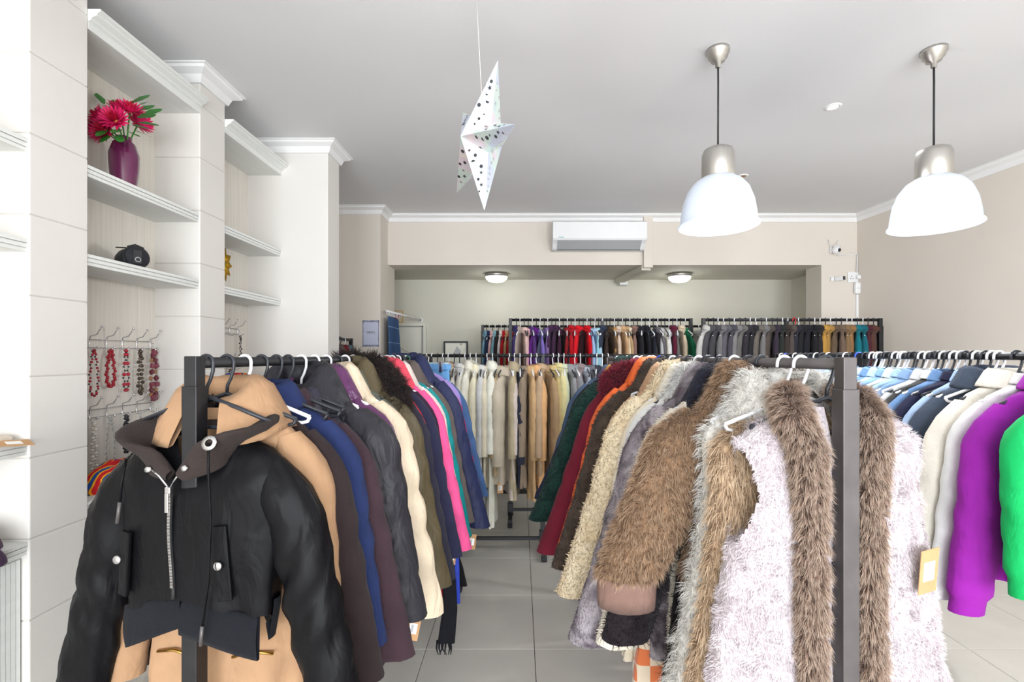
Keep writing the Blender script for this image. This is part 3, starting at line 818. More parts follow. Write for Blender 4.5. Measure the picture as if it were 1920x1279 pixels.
# ------------------------------------------------------------------ left rack: coats facing the aisle, near to far
YAWL = math.atan(-0.075)
def L_(y): return (LX(y), y, RH - 0.012)
def left(y, kind, label, short, mat, hcol='hblack', **k):
    return garment(kind, label, short, L_(y), YAWL + random.Random(y).uniform(-0.05, 0.05), mat, hcol, group='coats on the left rack', hgroup='hangers on the left rack', **k)
nyl = lambda rgb, r=0.42: fabric(rgb, rough=r, weave=0.08, sheen=0.1, wscale=900, wr=0.55)
wool = lambda rgb: fabric(rgb, rough=0.95, weave=0.5, sheen=0.4, wscale=260, wr=0.25)
puf = lambda rgb, r=0.5: fabric(rgb, rough=r, weave=0.06, sheen=0.1, wscale=700, wr=0.7)
den = lambda rgb: fabric(rgb, rough=0.9, weave=0.45, sheen=0.15, wscale=520, wr=0.5, key='d')

# hero: black cropped bomber
BLK = fabric((13, 13, 16), rough=0.45, weave=0.06, sheen=0, wscale=900, wr=0.3, key='bomber', spec=0.14); RIB = fabric((20, 22, 28), rough=0.9, weave=0.5, wscale=200, wr=0.1); SW = fabric((52, 44, 42), rough=0.95, weave=0.6, wscale=350, wr=0.3)
bp = dict(L=0.585, w=0.214, d=0.068, zn=-0.165, vneck=0.10, fold=0.009, waist=0.93, flare=0.87, dflare=1.0, nu=72, nr=48, sl=0.62, out=0.13, r0=0.075, r1=0.07, sfold=0.013, sn=48, su=36, gather=0.0018, sfy=0.72,
          hemv=lambda X: 0.045 * np.exp(-((X + 0.01) / 0.10) ** 2) - 0.012)
bomb = left(1.188, 'bomber jacket', 'black hooded bomber jacket', 'black hooded bomber jacket', BLK, collar=None, hw=0.17, **bp)
bt = bomb['root']
bt['label'] = 'cropped black hooded bomber jacket with silver zip hanging at the rack end'
# ribbed hem band in two draped halves
for s in (-1, 1):
    n, V = 40, []
    for i in range(n):
        f = i / (n - 1); x = -0.012 + s * (0.004 + 0.176 * f)
        yb = -0.058 * math.sqrt(max(0, 1 - (abs(x) / 0.215) ** 2.4)) - 0.004
        zt = -0.548 - 0.03 * (f ** 1.3) - 0.018 * f
        rb = 0.0016 * math.sin(i * PI)
        for j, q in enumerate(np.linspace(0, 1, 8)):
            V.append((x + s * 0.01 * q * f - s * 0.012 * q, yb - 0.006 * math.sin(q * PI) + rb, zt - q * (0.092 + 0.012 * f) + (0.02 * q * (1 - f) if s < 0 else 0)))
        for j, q in enumerate(np.linspace(1, 0, 8)):
            V.append((x + s * 0.01 * q * f - s * 0.012 * q, yb + 0.008, zt - q * (0.092 + 0.012 * f) + (0.02 * q * (1 - f) if s < 0 else 0)))
    put('hem_band', smooth(mesh_np('hem_band', V, [grid_faces(n, 16, True)])), RIB, bt)
Vb2, Fb2 = body_mesh(dict(bp, L=0.665, w=0.205, d=0.058, fold=0.003, gather=0, flare=0.86, nr=40, hemv=lambda X: 0.0 * X), random.Random(4))
k = (Vb2[:, 2] < -0.56) & (Vb2[:, 1] > -0.02); put('hem_band', smooth(mesh_np('hem_band', Vb2, [Fb2[0][k[Fb2[0]].all(1)]])), RIB, bt)
# hood lying round the neck as two broad flaps
def flap(path, wid, nrm_tilt, mat, parent, name='hood'):
    P = np.array(path, float); n = 36
    tt = np.linspace(0, len(P) - 1, n)
    C = np.stack([np.interp(tt, np.arange(len(P)), P[:, k]) for k in range(3)], -1)
    for _ in range(6): C[1:-1] = (C[:-2] + 2 * C[1:-1] + C[2:]) / 4
    W_ = np.interp(tt, np.arange(len(wid)), wid)
    T = np.gradient(C, axis=0); T /= np.linalg.norm(T, axis=1)[:, None]
    V = []
    for i in range(n):
        up = np.array([np.interp(tt[i], np.arange(len(nrm_tilt)), np.array(nrm_tilt, float)[:, q]) for q in range(3)]); b_ = up - T[i] * np.dot(up, T[i]); b_ /= np.linalg.norm(b_)
        nn2 = np.cross(T[i], b_)
        for a in np.linspace(0, 2 * PI, 14, endpoint=False):
            V.append(C[i] + b_ * W_[i] * math.cos(a) + nn2 * 0.011 * math.sin(a) * (1 + 0.4 * math.cos(a)))
    return put(name, smooth(mesh_np(name, V, [grid_faces(n, 14, True)])), mat, parent)
hood = flap([(-0.03, -0.075, -0.262), (-0.075, -0.075, -0.235), (-0.135, -0.062, -0.195), (-0.145, 0.0, -0.165), (-0.09, 0.05, -0.145), (0, 0.062, -0.145), (0.09, 0.05, -0.145), (0.145, 0.0, -0.165), (0.115, -0.062, -0.18), (0.05, -0.075, -0.225), (0.0, -0.076, -0.262)],
     [0.014, 0.038, 0.056, 0.062, 0.055, 0.05, 0.055, 0.062, 0.056, 0.038, 0.014],
     [(-0.6, 0, 1), (-0.7, 0, 1), (-0.8, -0.2, 0.8), (-1, 0, 0.3), (-0.5, 0.9, 0.3), (0, 1, 0.3), (0.5, 0.9, 0.3), (1, 0, 0.3), (0.8, -0.2, 0.8), (0.7, 0, 1), (0.6, 0, 1)], SW, bt)
V, F = lathe([(0.0085, 0.002), (0.0085, -0.002), (0.0165, -0.003), (0.0165, 0.002), (0.0085, 0.002)], 28)
for ex, ez in ((0.096, -0.178),):
    put('eyelet', smooth(mesh_np('eyelet', V, F)), M['chrome'], hood, (ex, -0.106, ez), (PI / 2 - 0.35, 0, 0.1))
tube_obj('drawstring', [(0.096, -0.108, -0.178), (0.094, -0.106, -0.24), (0.088, -0.092, -0.36), (0.08, -0.09, -0.5), (0.062, -0.086, -0.6)], 0.003, BLK, bt, 6)
tube_obj('drawstring_tip', [(0.062, -0.086, -0.6), (0.058, -0.086, -0.645)], 0.0042, M['gunmetal'], bt, 8)
tube_obj('drawstring', [(-0.14, -0.078, -0.225), (-0.145, -0.085, -0.28), (-0.15, -0.084, -0.325)], 0.003, BLK, bt, 6)
tube_obj('drawstring_tip', [(-0.15, -0.084, -0.325), (-0.157, -0.084, -0.375)], 0.0042, M['gunmetal'], bt, 8)
# zip: tape, two rows of teeth, slider
def zf(z): return -0.03 - 0.0012 * math.sin((z + 0.3) * 18) * 6
zp = [(-0.028 + 0.005 * math.sin(z * 20), -0.0735 - 0.004 * math.sin((z + .28) / .3 * PI), z) for z in np.linspace(-0.285, -0.55, 24)]
V, F = tube(zp, 0.0042, 8); zo = put('zip', smooth(mesh_np('zip', V, F)), M['cord'], bt)
for i in range(70):
    z = -0.287 - i * 0.0034
    f = (z + 0.285) / -0.265 * 23; i0 = min(int(f), 22); q = np.array(zp[i0]) * (1 - (f - i0)) + np.array(zp[i0 + 1]) * (f - i0)
    if i == 0: tooth = box_me('tooth', -0.0036, 0.0036, -0.003, 0.0, -0.001, 0.001)
    put('tooth', tooth, M['chrome'], zo, (q[0], q[1] - 0.0032, q[2]))
for s, pts in ((-1, [(-0.076, -0.082, -0.243), (-0.05, -0.082, -0.262), (-0.03, -0.08, -0.287)]), (1, [(0.022, -0.082, -0.235), (-0.004, -0.082, -0.26), (-0.024, -0.08, -0.287)])):
    tube_obj('zip_edge', pts, 0.0028, M['chrome'], zo, 6)
box('slider', -0.034, -0.02, -0.086, -0.077, -0.302, -0.286, M['chrome'], bt, 0.002)
box('pull_tab', -0.0325, -0.0235, -0.0875, -0.085, -0.345, -0.3, M['chrome'], bt, 0.001)
for s, x, z0, z1, xs in ((-1, -0.165, -0.40, -0.555, -0.168), (1, 0.105, -0.375, -0.55, 0.094)):
    w_ = box('pocket_welt', -0.016, 0.016, -0.006, 0.004, 0, z0 - z1, BLK, bt, 0.003)
    w_.location = (x, -0.0655 if s > 0 else -0.060, z1); w_.rotation_euler = (0, 0.08 * s * -1, -0.28 * s * -1 if s < 0 else 0.2)
    V, F = lathe([(0, -0.005), (0.008, -0.0045), (0.0105, -0.002), (0.0105, 0.002)], 20)
    put('snap_button', smooth(mesh_np('snap_button', V, F)), M['chrome'], bt, (xs, -0.078 if s > 0 else -0.074, -0.465), (-PI / 2, 0, 0))
V, F = lathe([(0, -0.004), (0.006, -0.0035), (0.0075, 0.002)], 16)
for x, z in ((-0.07, -0.245), (0.022, -0.24)): put('snap_button', smooth(mesh_np('snap_button', V, F)), M['chrome'], bt, (x, -0.092, z), (-PI / 2, 0, 0))

TAN = fabric((172, 136, 104), rough=0.85, weave=0.2, wscale=600, wr=0.4)
g = left(1.262, 'camel jacket', 'camel brown jacket with brass zips mostly hidden behind the black bomber', 'camel jacket behind the bomber', TAN, collar='big', L=0.86, w=0.20, d=0.045, zn=-0.115, sl=0.6, out=0.06, flare=1.0, nu=56, nr=36)
for s in (-1, 1):
    tube_obj('brass_zip', [(s * 0.05, -0.055, -0.74), (s * 0.10, -0.054, -0.725), (s * 0.15, -0.045, -0.735)], 0.004, M['brass'], g['root'], 6)
left(1.335, 'black coat', 'black brown wool coat showing as a dark strip beside the bomber sleeve', 'black brown coat behind the camel jacket', wool((46, 36, 37)), L=1.05, w=0.205, d=0.04, sl=0.62, out=0.115, r0=0.085, r1=0.072, collar='stand', hcol='hwhite', zn=-0.12)
left(1.41, 'navy jacket', 'navy blue denim jacket with its shoulder showing behind the camel one', 'navy denim jacket', den((38, 50, 92)), L=1.0, w=0.212, d=0.04, sl=0.6, out=0.10, r0=0.08, zn=-0.105, nu=56)
left(1.485, 'plum coat', 'long plum brown wool coat beside the navy denim jacket', 'long plum brown wool coat', wool((62, 45, 52)), L=1.2, w=0.215, d=0.04, sl=0.66, out=0.135, r0=0.085, r1=0.075, collar='stand', zn=-0.125)
left(1.55, 'charcoal coat', 'charcoal padded coat with a dark navy lower half', 'charcoal padded coat', puf((48, 46, 58)), L=1.2, w=0.20, d=0.04, sl=0.62, out=0.12, quilt=0.006, pitch=0.12, zn=-0.13)
left(1.63, 'black puffer', 'big matt black quilted puffer jacket with a raised collar', 'matt black puffer jacket', puf((43, 42, 48)), hcol='hwhite', L=0.9, w=0.225, d=0.055, sl=0.64, out=0.12, r0=0.105, r1=0.082, quilt=0.012, pitch=0.17, collar='hood', nu=64, nr=44, sn=36, zn=-0.095)
left(1.72, 'purple puffer', 'shiny purple puffer jacket peeking out beside the black puffer', 'shiny purple puffer jacket', nyl((98, 52, 96), 0.25), hcol='hwhite', L=0.85, w=0.215, d=0.05, sl=0.6, out=0.10, r0=0.085, quilt=0.011, pitch=0.045, collar='big', fold=0.016, zn=-0.09)
left(1.81, 'cream puffer', 'cream quilted puffer jacket with wide padded sleeves', 'cream puffer jacket', puf((226, 208, 182), 0.65), hcol='hwhite', L=0.93, w=0.22, d=0.05, sl=0.74, out=0.145, r0=0.095, r1=0.075, quilt=0.011, pitch=0.15, collar='big', nu=64, nr=44, sn=36, tagat=((0.36, -0.06, -0.92), (0, 0.2, 0.2)))
left(1.90, 'grey puffer', 'grey green quilted jacket collar between the cream and olive jackets', 'grey green quilted jacket', puf((98, 102, 92)), L=0.7, w=0.205, d=0.04, sl=0.55, out=0.07, quilt=0.006, pitch=0.05)
left(1.97, 'olive jacket', 'olive brown hooded parka with a shiny hood', 'olive hooded parka', nyl((88, 78, 56), 0.5), hcol='hwhite', L=0.95, w=0.22, d=0.045, sl=0.72, out=0.14, r0=0.085, r1=0.07, collar='hood', zn=-0.08, quilt=0.006, pitch=0.2, nu=56, nr=40)
g = left(2.06, 'dark parka', 'dark navy parka with a thick black fur hood trim', 'dark parka with black fur trim', wool((44, 43, 56)), L=1.05, w=0.225, d=0.045, sl=0.72, out=0.14, r0=0.085, r1=0.07, collar='hood', zn=-0.085)
FBLK = fur_mat('black_fur', (22, 18, 18), (58, 46, 42))
V, F = tube([(-0.10, -0.03, -0.12), (-0.12, 0.0, -0.05), (-0.03, 0.03, -0.015), (0.07, 0.02, -0.03), (0.15, -0.02, -0.08), (0.2, -0.05, -0.16), (0.22, -0.07, -0.25), (0.225, -0.075, -0.33)], [0.03, 0.04, 0.045, 0.045, 0.048, 0.05, 0.045, 0.03], 14)
ht = put('hood_trim', smooth(mesh_np('hood_trim', V, F)), FBLK, g['root'])
fur_part(ht, (V, F), 14000, 0.045, 0.0022, FBLK, 5, down=0.35, jitter=0.5, clump=0.02)
left(2.14, 'blue jacket', 'royal blue jacket with a bright red lining next to the fur trimmed parka', 'blue jacket with red lining', fabric((52, 56, 140)), hcol='hwhite', L=0.9, w=0.21, d=0.04, sl=0.64, out=0.11, smat=fabric((216, 32, 48)), cmat=fabric((44, 60, 190)))
left(2.21, 'navy coat', 'plain dark navy coat left of the hot pink fleece', 'plain dark navy coat', wool((44, 45, 70)), L=1.08, w=0.22, d=0.04, sl=0.7, out=0.14, r0=0.08, r1=0.07)
left(2.29, 'aubergine coat', 'aubergine wool coat between the navy coat and the pink fleece', 'aubergine wool coat', wool((58, 34, 56)), hcol='hwhite', L=1.0, w=0.215, d=0.04, sl=0.7, out=0.125, r0=0.078)
left(2.37, 'pink fleece', 'hot pink fleece jacket with a salmon pink hood', 'hot pink fleece jacket', fabric((238, 92, 150), rough=0.95, weave=0.6, wscale=180), hcol='hblack', L=0.93, w=0.225, d=0.045, sl=0.72, out=0.155, r0=0.08, r1=0.068, collar='hood', cmat=fabric((240, 84, 104)), nu=56, tagat=((0.33, -0.05, -0.93), (0, 0.1, 0.3)))
left(2.45, 'white jacket', 'off white padded jacket with a turned up collar', 'off white padded jacket', puf((226, 214, 206), 0.7), hcol='hwhite', L=0.92, w=0.215, d=0.04, sl=0.66, out=0.125, collar='big', quilt=0.004, pitch=0.2)
left(2.53, 'windbreaker', 'purple and teal colour block windbreaker', 'purple and teal windbreaker', nyl((20, 138, 140), 0.5), hcol='hwhite', L=0.95, w=0.22, d=0.04, sl=0.72, out=0.15, r0=0.075, cmat=nyl((84, 40, 140), 0.5), tagat=((0.34, -0.05, -0.96), (0, 0.1, 0.3)))
left(2.62, 'taupe jacket', 'taupe grey field jacket with a dark strap', 'taupe grey jacket', fabric((100, 90, 86)), hcol='hwhite', L=0.9, w=0.215, d=0.04, sl=0.68, out=0.15, collar='big')
left(2.70, 'black skirt', 'long black skirt hanging low under the teal windbreaker', 'long black skirt', fabric((22, 21, 24), rough=0.95), sleeves=False, collar=None, L=1.26, w=0.19, d=0.04, flare=1.9, hcol='hblack')
left(2.78, 'navy raincoat', 'dark navy hooded raincoat at the far end of the left rack', 'dark navy raincoat', nyl((38, 44, 80), 0.55), hcol='hgreen', L=0.95, w=0.225, d=0.045, sl=0.78, out=0.19, r0=0.08, r1=0.068, collar='hood', zn=-0.06, nu=56, tagat=((0.40, -0.05, -0.98), (0, 0.1, 0.3)))
left(2.88, 'magenta jacket', 'bright magenta jacket behind the navy raincoat', 'bright magenta jacket', fabric((214, 22, 110)), hcol='hwhite', L=0.85, w=0.215, d=0.035, sl=0.6, out=0.15)
left(2.96, 'lilac blouse', 'lilac blouse with only its shoulder showing on the left rack', 'lilac blouse', fabric((160, 140, 205)), hcol='hwhite', L=0.7, w=0.2, d=0.03, sl=0.5, out=0.06, zn=-0.06)
left(3.03, 'patterned denim jacket', 'blue patterned denim jacket behind the magenta jacket', 'patterned denim jacket', den((74, 104, 150)), hcol='hwhite', L=0.9, w=0.22, d=0.03, sl=0.66, out=0.16)
# light blue jeans clipped to the end of the rail
jn = thing('blue_jeans', 'pale blue jeans clipped to a hanger at the end of the left rail', 'jeans', L_(3.2), (0, 0, YAWL - 0.3), 'coats on the left rack')
JB = den((112, 168, 220))
for s in (-1, 1):
    V, F = tube([(0.09 * s, 0, -0.06), (0.10 * s, 0, -0.3), (0.10 * s, 0, -0.7), (0.11 * s, 0, -1.0)], [0.085, 0.085, 0.07, 0.065], 18)
    V[:, 1] *= 0.35
    put('trouser_leg', smooth(mesh_np('trouser_leg', V, F)), JB, jn)
put('waistband', box_me('waistband', -0.175, 0.175, -0.032, 0.032, -0.075, -0.035, 0.008), JB, jn)
ch = thing('clip_hanger', 'clear plastic clip hanger with metal clips holding the pale jeans', 'hanger', L_(3.2), (0, 0, YAWL - 0.3), 'hangers on the left rack')
put('bar', box_me('bar', -0.17, 0.17, -0.004, 0.004, -0.05, -0.025, 0.003), plain('clear_plastic', srgb(190, 205, 205), 0.2), ch)
put('hook', hanger_meshes(0.185)[0], None, ch); slot(ch.children[-1], M['chrome'])
for s in (-1, 1): put('clip', box_me('clip', -0.014, 0.014, -0.036, 0.036, -0.09, -0.015, 0.004), M['chrome'], ch, (0.13 * s, 0, 0))
# scarves hanging low from the rack
def scarf(name, label, pts, wid, mat, fringe=False):
    t = thing(name, label, 'scarf', (0, 0, 0))
    P = np.array(pts, float); n = 30; tt = np.linspace(0, len(P) - 1, n)
    C = np.stack([np.interp(tt, np.arange(len(P)), P[:, k]) for k in range(3)], -1)
    V = []
    for i in range(n):
        for j in range(24):
            a = 2 * PI * j / 24
            r = wid * (0.85 + 0.25 * math.sin(3 * a + i * 0.1)) * (0.75 + 0.25 * i / n)
            V.append((C[i, 0] + r * math.cos(a), C[i, 1] + 0.5 * r * math.sin(a), C[i, 2]))
    b_ = put('cloth', smooth(mesh_np('cloth', V, [grid_faces(n, 24, True)])), mat, t)
    if fringe:
        rng = random.Random(3)
        for k in range(7):
            x = C[-1, 0] + wid * (k / 4 - 1); 
            tube_obj('fringe', [(x, C[-1, 1], C[-1, 2] + 0.01), (x + rng.uniform(-.008, .008), C[-1, 1] - 0.005, C[-1, 2] - 0.03), (x + rng.uniform(-.015, .02), C[-1, 1], C[-1, 2] - 0.065)], [0.006, 0.0045, 0.002], mat, t, 6)
    return t
scarf('black_scarf', 'black fringed scarf reaching almost to the floor tiles', [(-0.44, 2.5, 0.9), (-0.385, 2.5, 0.6), (-0.37, 2.5, 0.3), (-0.385, 2.5, 0.13)], 0.045, fabric((20, 20, 26)), True)
scarf('blue_scarf', 'shiny royal blue scarf hanging below the black skirt', [(-0.40, 2.57, 0.9), (-0.36, 2.57, 0.55), (-0.355, 2.57, 0.3)], 0.035, nyl((44, 70, 190), 0.4))
scarf('red_scarf', 'dark red scarf end hanging beside the blue scarf', [(-0.47, 2.46, 0.9), (-0.43, 2.46, 0.55), (-0.425, 2.46, 0.34)], 0.03, fabric((130, 16, 44)))

for k in range(9):
    y = 2.0 + 0.105 * k + 0.045
    hanger((LX(y), y, RH - 0.012), YAWL + 0.1 * math.sin(k * 2), ['hwhite', 'hblack', 'hblack', 'hwhite'][k % 4], '', 'hangers on the left rack', label='%s spare hanger, %s one going back along the far half of the left rail' % (['white', 'black', 'black', 'white'][k % 4], ['first', 'second', 'third', 'fourth', 'fifth', 'sixth', 'seventh', 'eighth', 'ninth'][k]))
# ------------------------------------------------------------------ right rack: faux furs, near to far
def R_(y): return (RX(y), y, RH - 0.014)
YAWR = math.atan(0.066)
def right(y, kind, label, short, mat, hcol='hblack', **k):
    return garment(kind, label, short, R_(y), YAWR + random.Random(y).uniform(-0.04, 0.04), mat, hcol, group='fur garments on the right rack', hgroup='hangers on the right rack', **k)
def garment_at(y, dx, *a, **k):
    global R_
    old = R_
    R_ = lambda yy: (RX(yy) + dx, yy, RH - 0.014)
    try: return right(y, *a, **k)
    finally: R_ = old
# hero: pale pink plush vest with brown fur facings
PINK = plush('pale_pink_plush', (204, 192, 197), (226, 218, 222), 10, bump=0.8)
F_PINK = fur_mat('pale_pink_pile', (196, 180, 186), (236, 228, 231))
F_BRN = fur_mat('brown_fur_facing', (92, 74, 66), (214, 194, 176), ((150, 124, 108), 0.5))
vp = dict(L=0.98, w=0.222, d=0.07, zn=-0.10, open=0.05, fold=0.012, flare=1.45, waist=1.16, nu=120, nr=70, armhole=(-0.19, -0.43, 0.042),
          gapf=lambda Z: 0.035 + 0.0 * Z)
g = garment_at(1.16, 0.02, 'plush vest', 'pale pink plush vest with brown fur facings hanging at the rack end', 'pale pink plush vest', PINK, 'hblack', sleeves=False, collar=None, hw=0.19, **vp)
vt = g['root']
fb = g['body']; c = fb[0][fb[1][0]].mean(1)
fur_part(vt, (fb[0], [fb[1][0][(c[:, 2] < -0.13)]]), 95000, 0.015, 0.0014, F_PINK, 1, name='pile', down=0.7, jitter=0.4, clump=0.03)
FO = np.array([-0.03, 0, 0])
for s in (-1, 1):
    pts = [(s * 0.05, 0.05, -0.075), (s * 0.085, 0.0, -0.085), (s * 0.09, -0.055, -0.13), (s * 0.075, -0.078, -0.2), (s * 0.066, -0.082, -0.35), (s * 0.068, -0.084, -0.6), (s * 0.072, -0.088, -0.8), (s * 0.078, -0.09, -0.97)]
    pts = [np.array(q) + FO * min(1, i / 2) for i, q in enumerate(pts)]
    V, F = tube(pts, [0.022, 0.032, 0.036, 0.032, 0.025, 0.024, 0.025, 0.026], 16)
    fc_ = put('fur_facing', smooth(mesh_np('fur_facing', V, F)), F_BRN, vt)
    fur_part(fc_, (V, F), 42000, 0.028, 0.0012, F_BRN, 20 + s, down=1.0, jitter=0.28, clump=0.012)
for s in (-1, 1):   # plush binding round the armholes
    pts = []
    for a in np.linspace(0, 2 * PI, 40):
        y_, z_ = 0.046 * math.cos(a), -0.31 + 0.125 * math.sin(a)
        W_ = np.interp(z_, [-0.42, -0.2], [0.24, 0.224]); pts.append((s * (W_ * (1 - min(1, abs(y_) / 0.071) ** 1.333) ** 0.75 + 0.002), y_, z_))
    V, F = tube(pts, 0.011, 10, False); ab_ = put('armhole_binding', smooth(mesh_np('armhole_binding', V, F)), PINK, vt)
    fur_part(ab_, (V, F), 5000, 0.013, 0.0014, F_PINK, 30 + s, name='pile', down=0.6, jitter=0.4)
price_tag(vt, (0.185, -0.085, -0.42), (0.1, -0.05, 0.25), 0.06, 0.105)
# woven brand label and hanger loop inside the back neck
lb = put('neck_label', box_me('neck_label', -0.05, 0.05, -0.001, 0.001, -0.018, 0.018), M['ink'], vt, (-0.02, 0.05, -0.17), (0.15, 0, 0))
def lettering(parent, s, size, loc, mat, rot=(PI / 2, 0, 0)):
    cu = bpy.data.curves.new('lettering', 'FONT'); cu.body = s; cu.size = size; cu.align_x = 'CENTER'; cu.align_y = 'CENTER'; cu.extrude = 0.0002
    tmp = bpy.data.objects.new('tmp', cu); COL.objects.link(tmp); dg_ = bpy.context.evaluated_depsgraph_get()
    me = bpy.data.meshes.new_from_object(tmp.evaluated_get(dg_)); bpy.data.objects.remove(tmp); me.materials.clear()
    tag(put('lettering', me, mat, parent, loc, rot), kind='stuff')
lettering(lb, 'GERRY W', 0.017, (-0.008, -0.0016, 0.006), M['sticker'])
lettering(lb, 'COLLECT', 0.010, (-0.006, -0.0016, -0.009), M['sticker'])
put('lining', box_me('lining', -0.15, 0.15, 0.052, 0.056, -0.9, -0.13), fabric((238, 230, 234)), vt)

SHAG = fur_mat('tan_shaggy_fur', (150, 122, 96), (228, 206, 178), ((198, 168, 138), 0.5))
g = right(1.225, 'shaggy vest', 'tan long haired shaggy fur vest behind the pink plush vest', 'tan shaggy fur vest', plush('tan_pelt', (176, 146, 116), (206, 180, 150), 12), 'hwhite', sleeves=False, collar=None, L=1.02, w=0.225, d=0.05, zn=-0.125, flare=1.42, waist=1.08, fold=0.014, nu=64, nr=44)
fur_part(g['root'], g['body'], 80000, 0.042, 0.0016, SHAG, 2, down=1.1, jitter=0.25, clump=0.011, lift=0.7)
FWH = fur_mat('white_long_fur', (204, 200, 192), (240, 238, 234))
g = right(1.295, 'white vest', 'white long haired fur vest squeezed behind the tan shaggy one', 'white fur vest', plush('white_pelt', (228, 224, 216), (244, 242, 238), 12), 'hwhite', sleeves=False, collar='big', L=0.93, w=0.225, d=0.045, zn=-0.10, flare=1.5, waist=1.1, nu=56, nr=36)
fur_part(g['root'], merge([g['body'], g['collar']]), 60000, 0.034, 0.0013, FWH, 3, down=0.8, jitter=0.3, clump=0.016)
FOX = fur_mat('fox_brown_fur', (96, 74, 58), (206, 180, 152), ((152, 120, 94), 0.5))
g = right(1.40, 'fur jacket', 'short brown fox style fur jacket with a ribbed brown hem', 'brown fox style fur jacket', plush('fox_pelt', (112, 88, 68), (150, 120, 94), 12), 'hblack', L=0.62, w=0.215, d=0.055, zn=-0.075, sl=0.42, out=0.17, r0=0.105, r1=0.10, sfy=0.7, collar='big', flare=1.08, nu=64, nr=40, band=(fabric((132, 104, 94), weave=0.5, wscale=200), 0.08))
fur_part(g['root'], merge([g['body'], g['sl'][0], g['sl'][1], g['collar']]), 120000, 0.028, 0.0013, FOX, 4, down=0.85, jitter=0.3, clump=0.016)
# ribbed cuffs
for Vs, Fs in g['sl']:
    e = Vs[-36:-18] if False else Vs.reshape(-1, 18, 3)[-2]
    c0 = e.mean(0); ring = [c0 + (e - c0) * k + np.array([0, 0, dz]) for k, dz in ((0.95, 0.02), (0.95, -0.05), (0.92, -0.088), (0.84, -0.082))]
    put('cuff', smooth(mesh_np('cuff', np.concatenate(ring), [grid_faces(4, 18, True)])), fabric((132, 104, 94), weave=0.5, wscale=200), g['root'])
FBK = fur_mat('black_curly_fur', (16, 13, 16), (56, 46, 50))
g = right(1.47, 'black fur coat', 'long black curly fur coat hanging below the brown fox jacket', 'long black curly fur coat', plush('black_pelt', (24, 20, 24), (40, 33, 38), 20), 'hblack', L=1.12, w=0.215, d=0.04, sl=0.62, out=0.16, r0=0.09, r1=0.08, flare=1.35, collar='big', zn=-0.09)
fur_part(g['root'], merge([g['body'], g['sl'][0], g['sl'][1], g['collar']]), 40000, 0.02, 0.0018, FBK, 6, down=0.4, jitter=0.7, clump=0.02, curl=0.006)
CRM = plush('cream_plush', (226, 216, 198), (243, 236, 222), 10, bump=0.7)
g = right(1.56, 'cream fur coat', 'smooth cream faux fur coat between the fox jacket and the mottled grey one', 'smooth cream faux fur coat', CRM, 'hwhite', L=0.98, w=0.215, d=0.045, sl=0.70, out=0.155, r0=0.085, r1=0.078, collar='big', cmat=plush('navy_black_collar', (24, 26, 38), (40, 42, 58), 20), nu=56)
fur_part(g['root'], merge([g['sl'][0], g['body']]), 12000, 0.012, 0.002, fur_mat('cream_pile', (226, 214, 196), (246, 240, 228)), 7, down=0.7)
MOT = plush('mottled_grey_plush', (84, 74, 82), (176, 168, 174), 9, bump=0.9, pos=(0.42, 0.62))
g = right(1.66, 'grey fur coat', 'mottled purple grey faux fur coat with long wide sleeves', 'mottled purple grey fur coat', MOT, 'hblack', L=1.02, w=0.225, d=0.05, sl=0.74, out=0.21, r0=0.092, r1=0.09, collar='big', nu=64, nr=44, sn=32, fold=0.018)
fur_part(g['root'], merge([g['sl'][0], g['body']]), 16000, 0.012, 0.002, fur_mat('grey_pile', (96, 86, 94), (150, 140, 148)), 8, down=0.7, clump=0.03)
m, nt, b = mat_new('blanket_pattern')   # chevrons above, orange check below, as woven into the cloth
v = coords(nt); sx = N(nt, 'ShaderNodeSeparateXYZ'); nt.links.new(v, sx.inputs[0])
ab = N(nt, 'ShaderNodeMath', operation='PINGPONG'); ab.inputs[1].default_value = 0.05; nt.links.new(sx.outputs[0], ab.inputs[0])
ad = N(nt, 'ShaderNodeMath', operation='ADD'); nt.links.new(ab.outputs[0], ad.inputs[0]); nt.links.new(sx.outputs[2], ad.inputs[1])
mo = N(nt, 'ShaderNodeMath', operation='PINGPONG'); mo.inputs[1].default_value = 0.0125; nt.links.new(ad.outputs[0], mo.inputs[0])
gt = N(nt, 'ShaderNodeMath', operation='GREATER_THAN'); gt.inputs[1].default_value = 0.0065; nt.links.new(mo.outputs[0], gt.inputs[0])
m1 = N(nt, 'ShaderNodeMixRGB'); m1.inputs[1].default_value = srgb(34, 40, 56); m1.inputs[2].default_value = srgb(205, 205, 208); nt.links.new(gt.outputs[0], m1.inputs[0])
ck = N(nt, 'ShaderNodeTexChecker', Scale=22.0); ck.inputs['Color1'].default_value = srgb(232, 214, 190); ck.inputs['Color2'].default_value = srgb(224, 120, 70); nt.links.new(coords(nt, (1, 1, 0.8)), ck.inputs['Vector'])
lt = N(nt, 'ShaderNodeMath', operation='LESS_THAN'); lt.inputs[1].default_value = -0.99; nt.links.new(sx.outputs[2], lt.inputs[0])
m2 = N(nt, 'ShaderNodeMixRGB'); nt.links.new(lt.outputs[0], m2.inputs[0]); nt.links.new(m1.outputs[0], m2.inputs[1]); nt.links.new(ck.outputs[0], m2.inputs[2])
up = N(nt, 'ShaderNodeMath', operation='GREATER_THAN'); up.inputs[1].default_value = -0.80; nt.links.new(sx.outputs[2], up.inputs[0])
m3 = N(nt, 'ShaderNodeMixRGB'); nt.links.new(up.outputs[0], m3.inputs[0]); nt.links.new(m2.outputs[0], m3.inputs[1]); m3.inputs[2].default_value = srgb(226, 226, 224)
nt.links.new(m3.outputs[0], b.inputs['Base Color']); b.inputs['Roughness'].default_value = 0.95; b.inputs['Sheen Weight'].default_value = 0.4
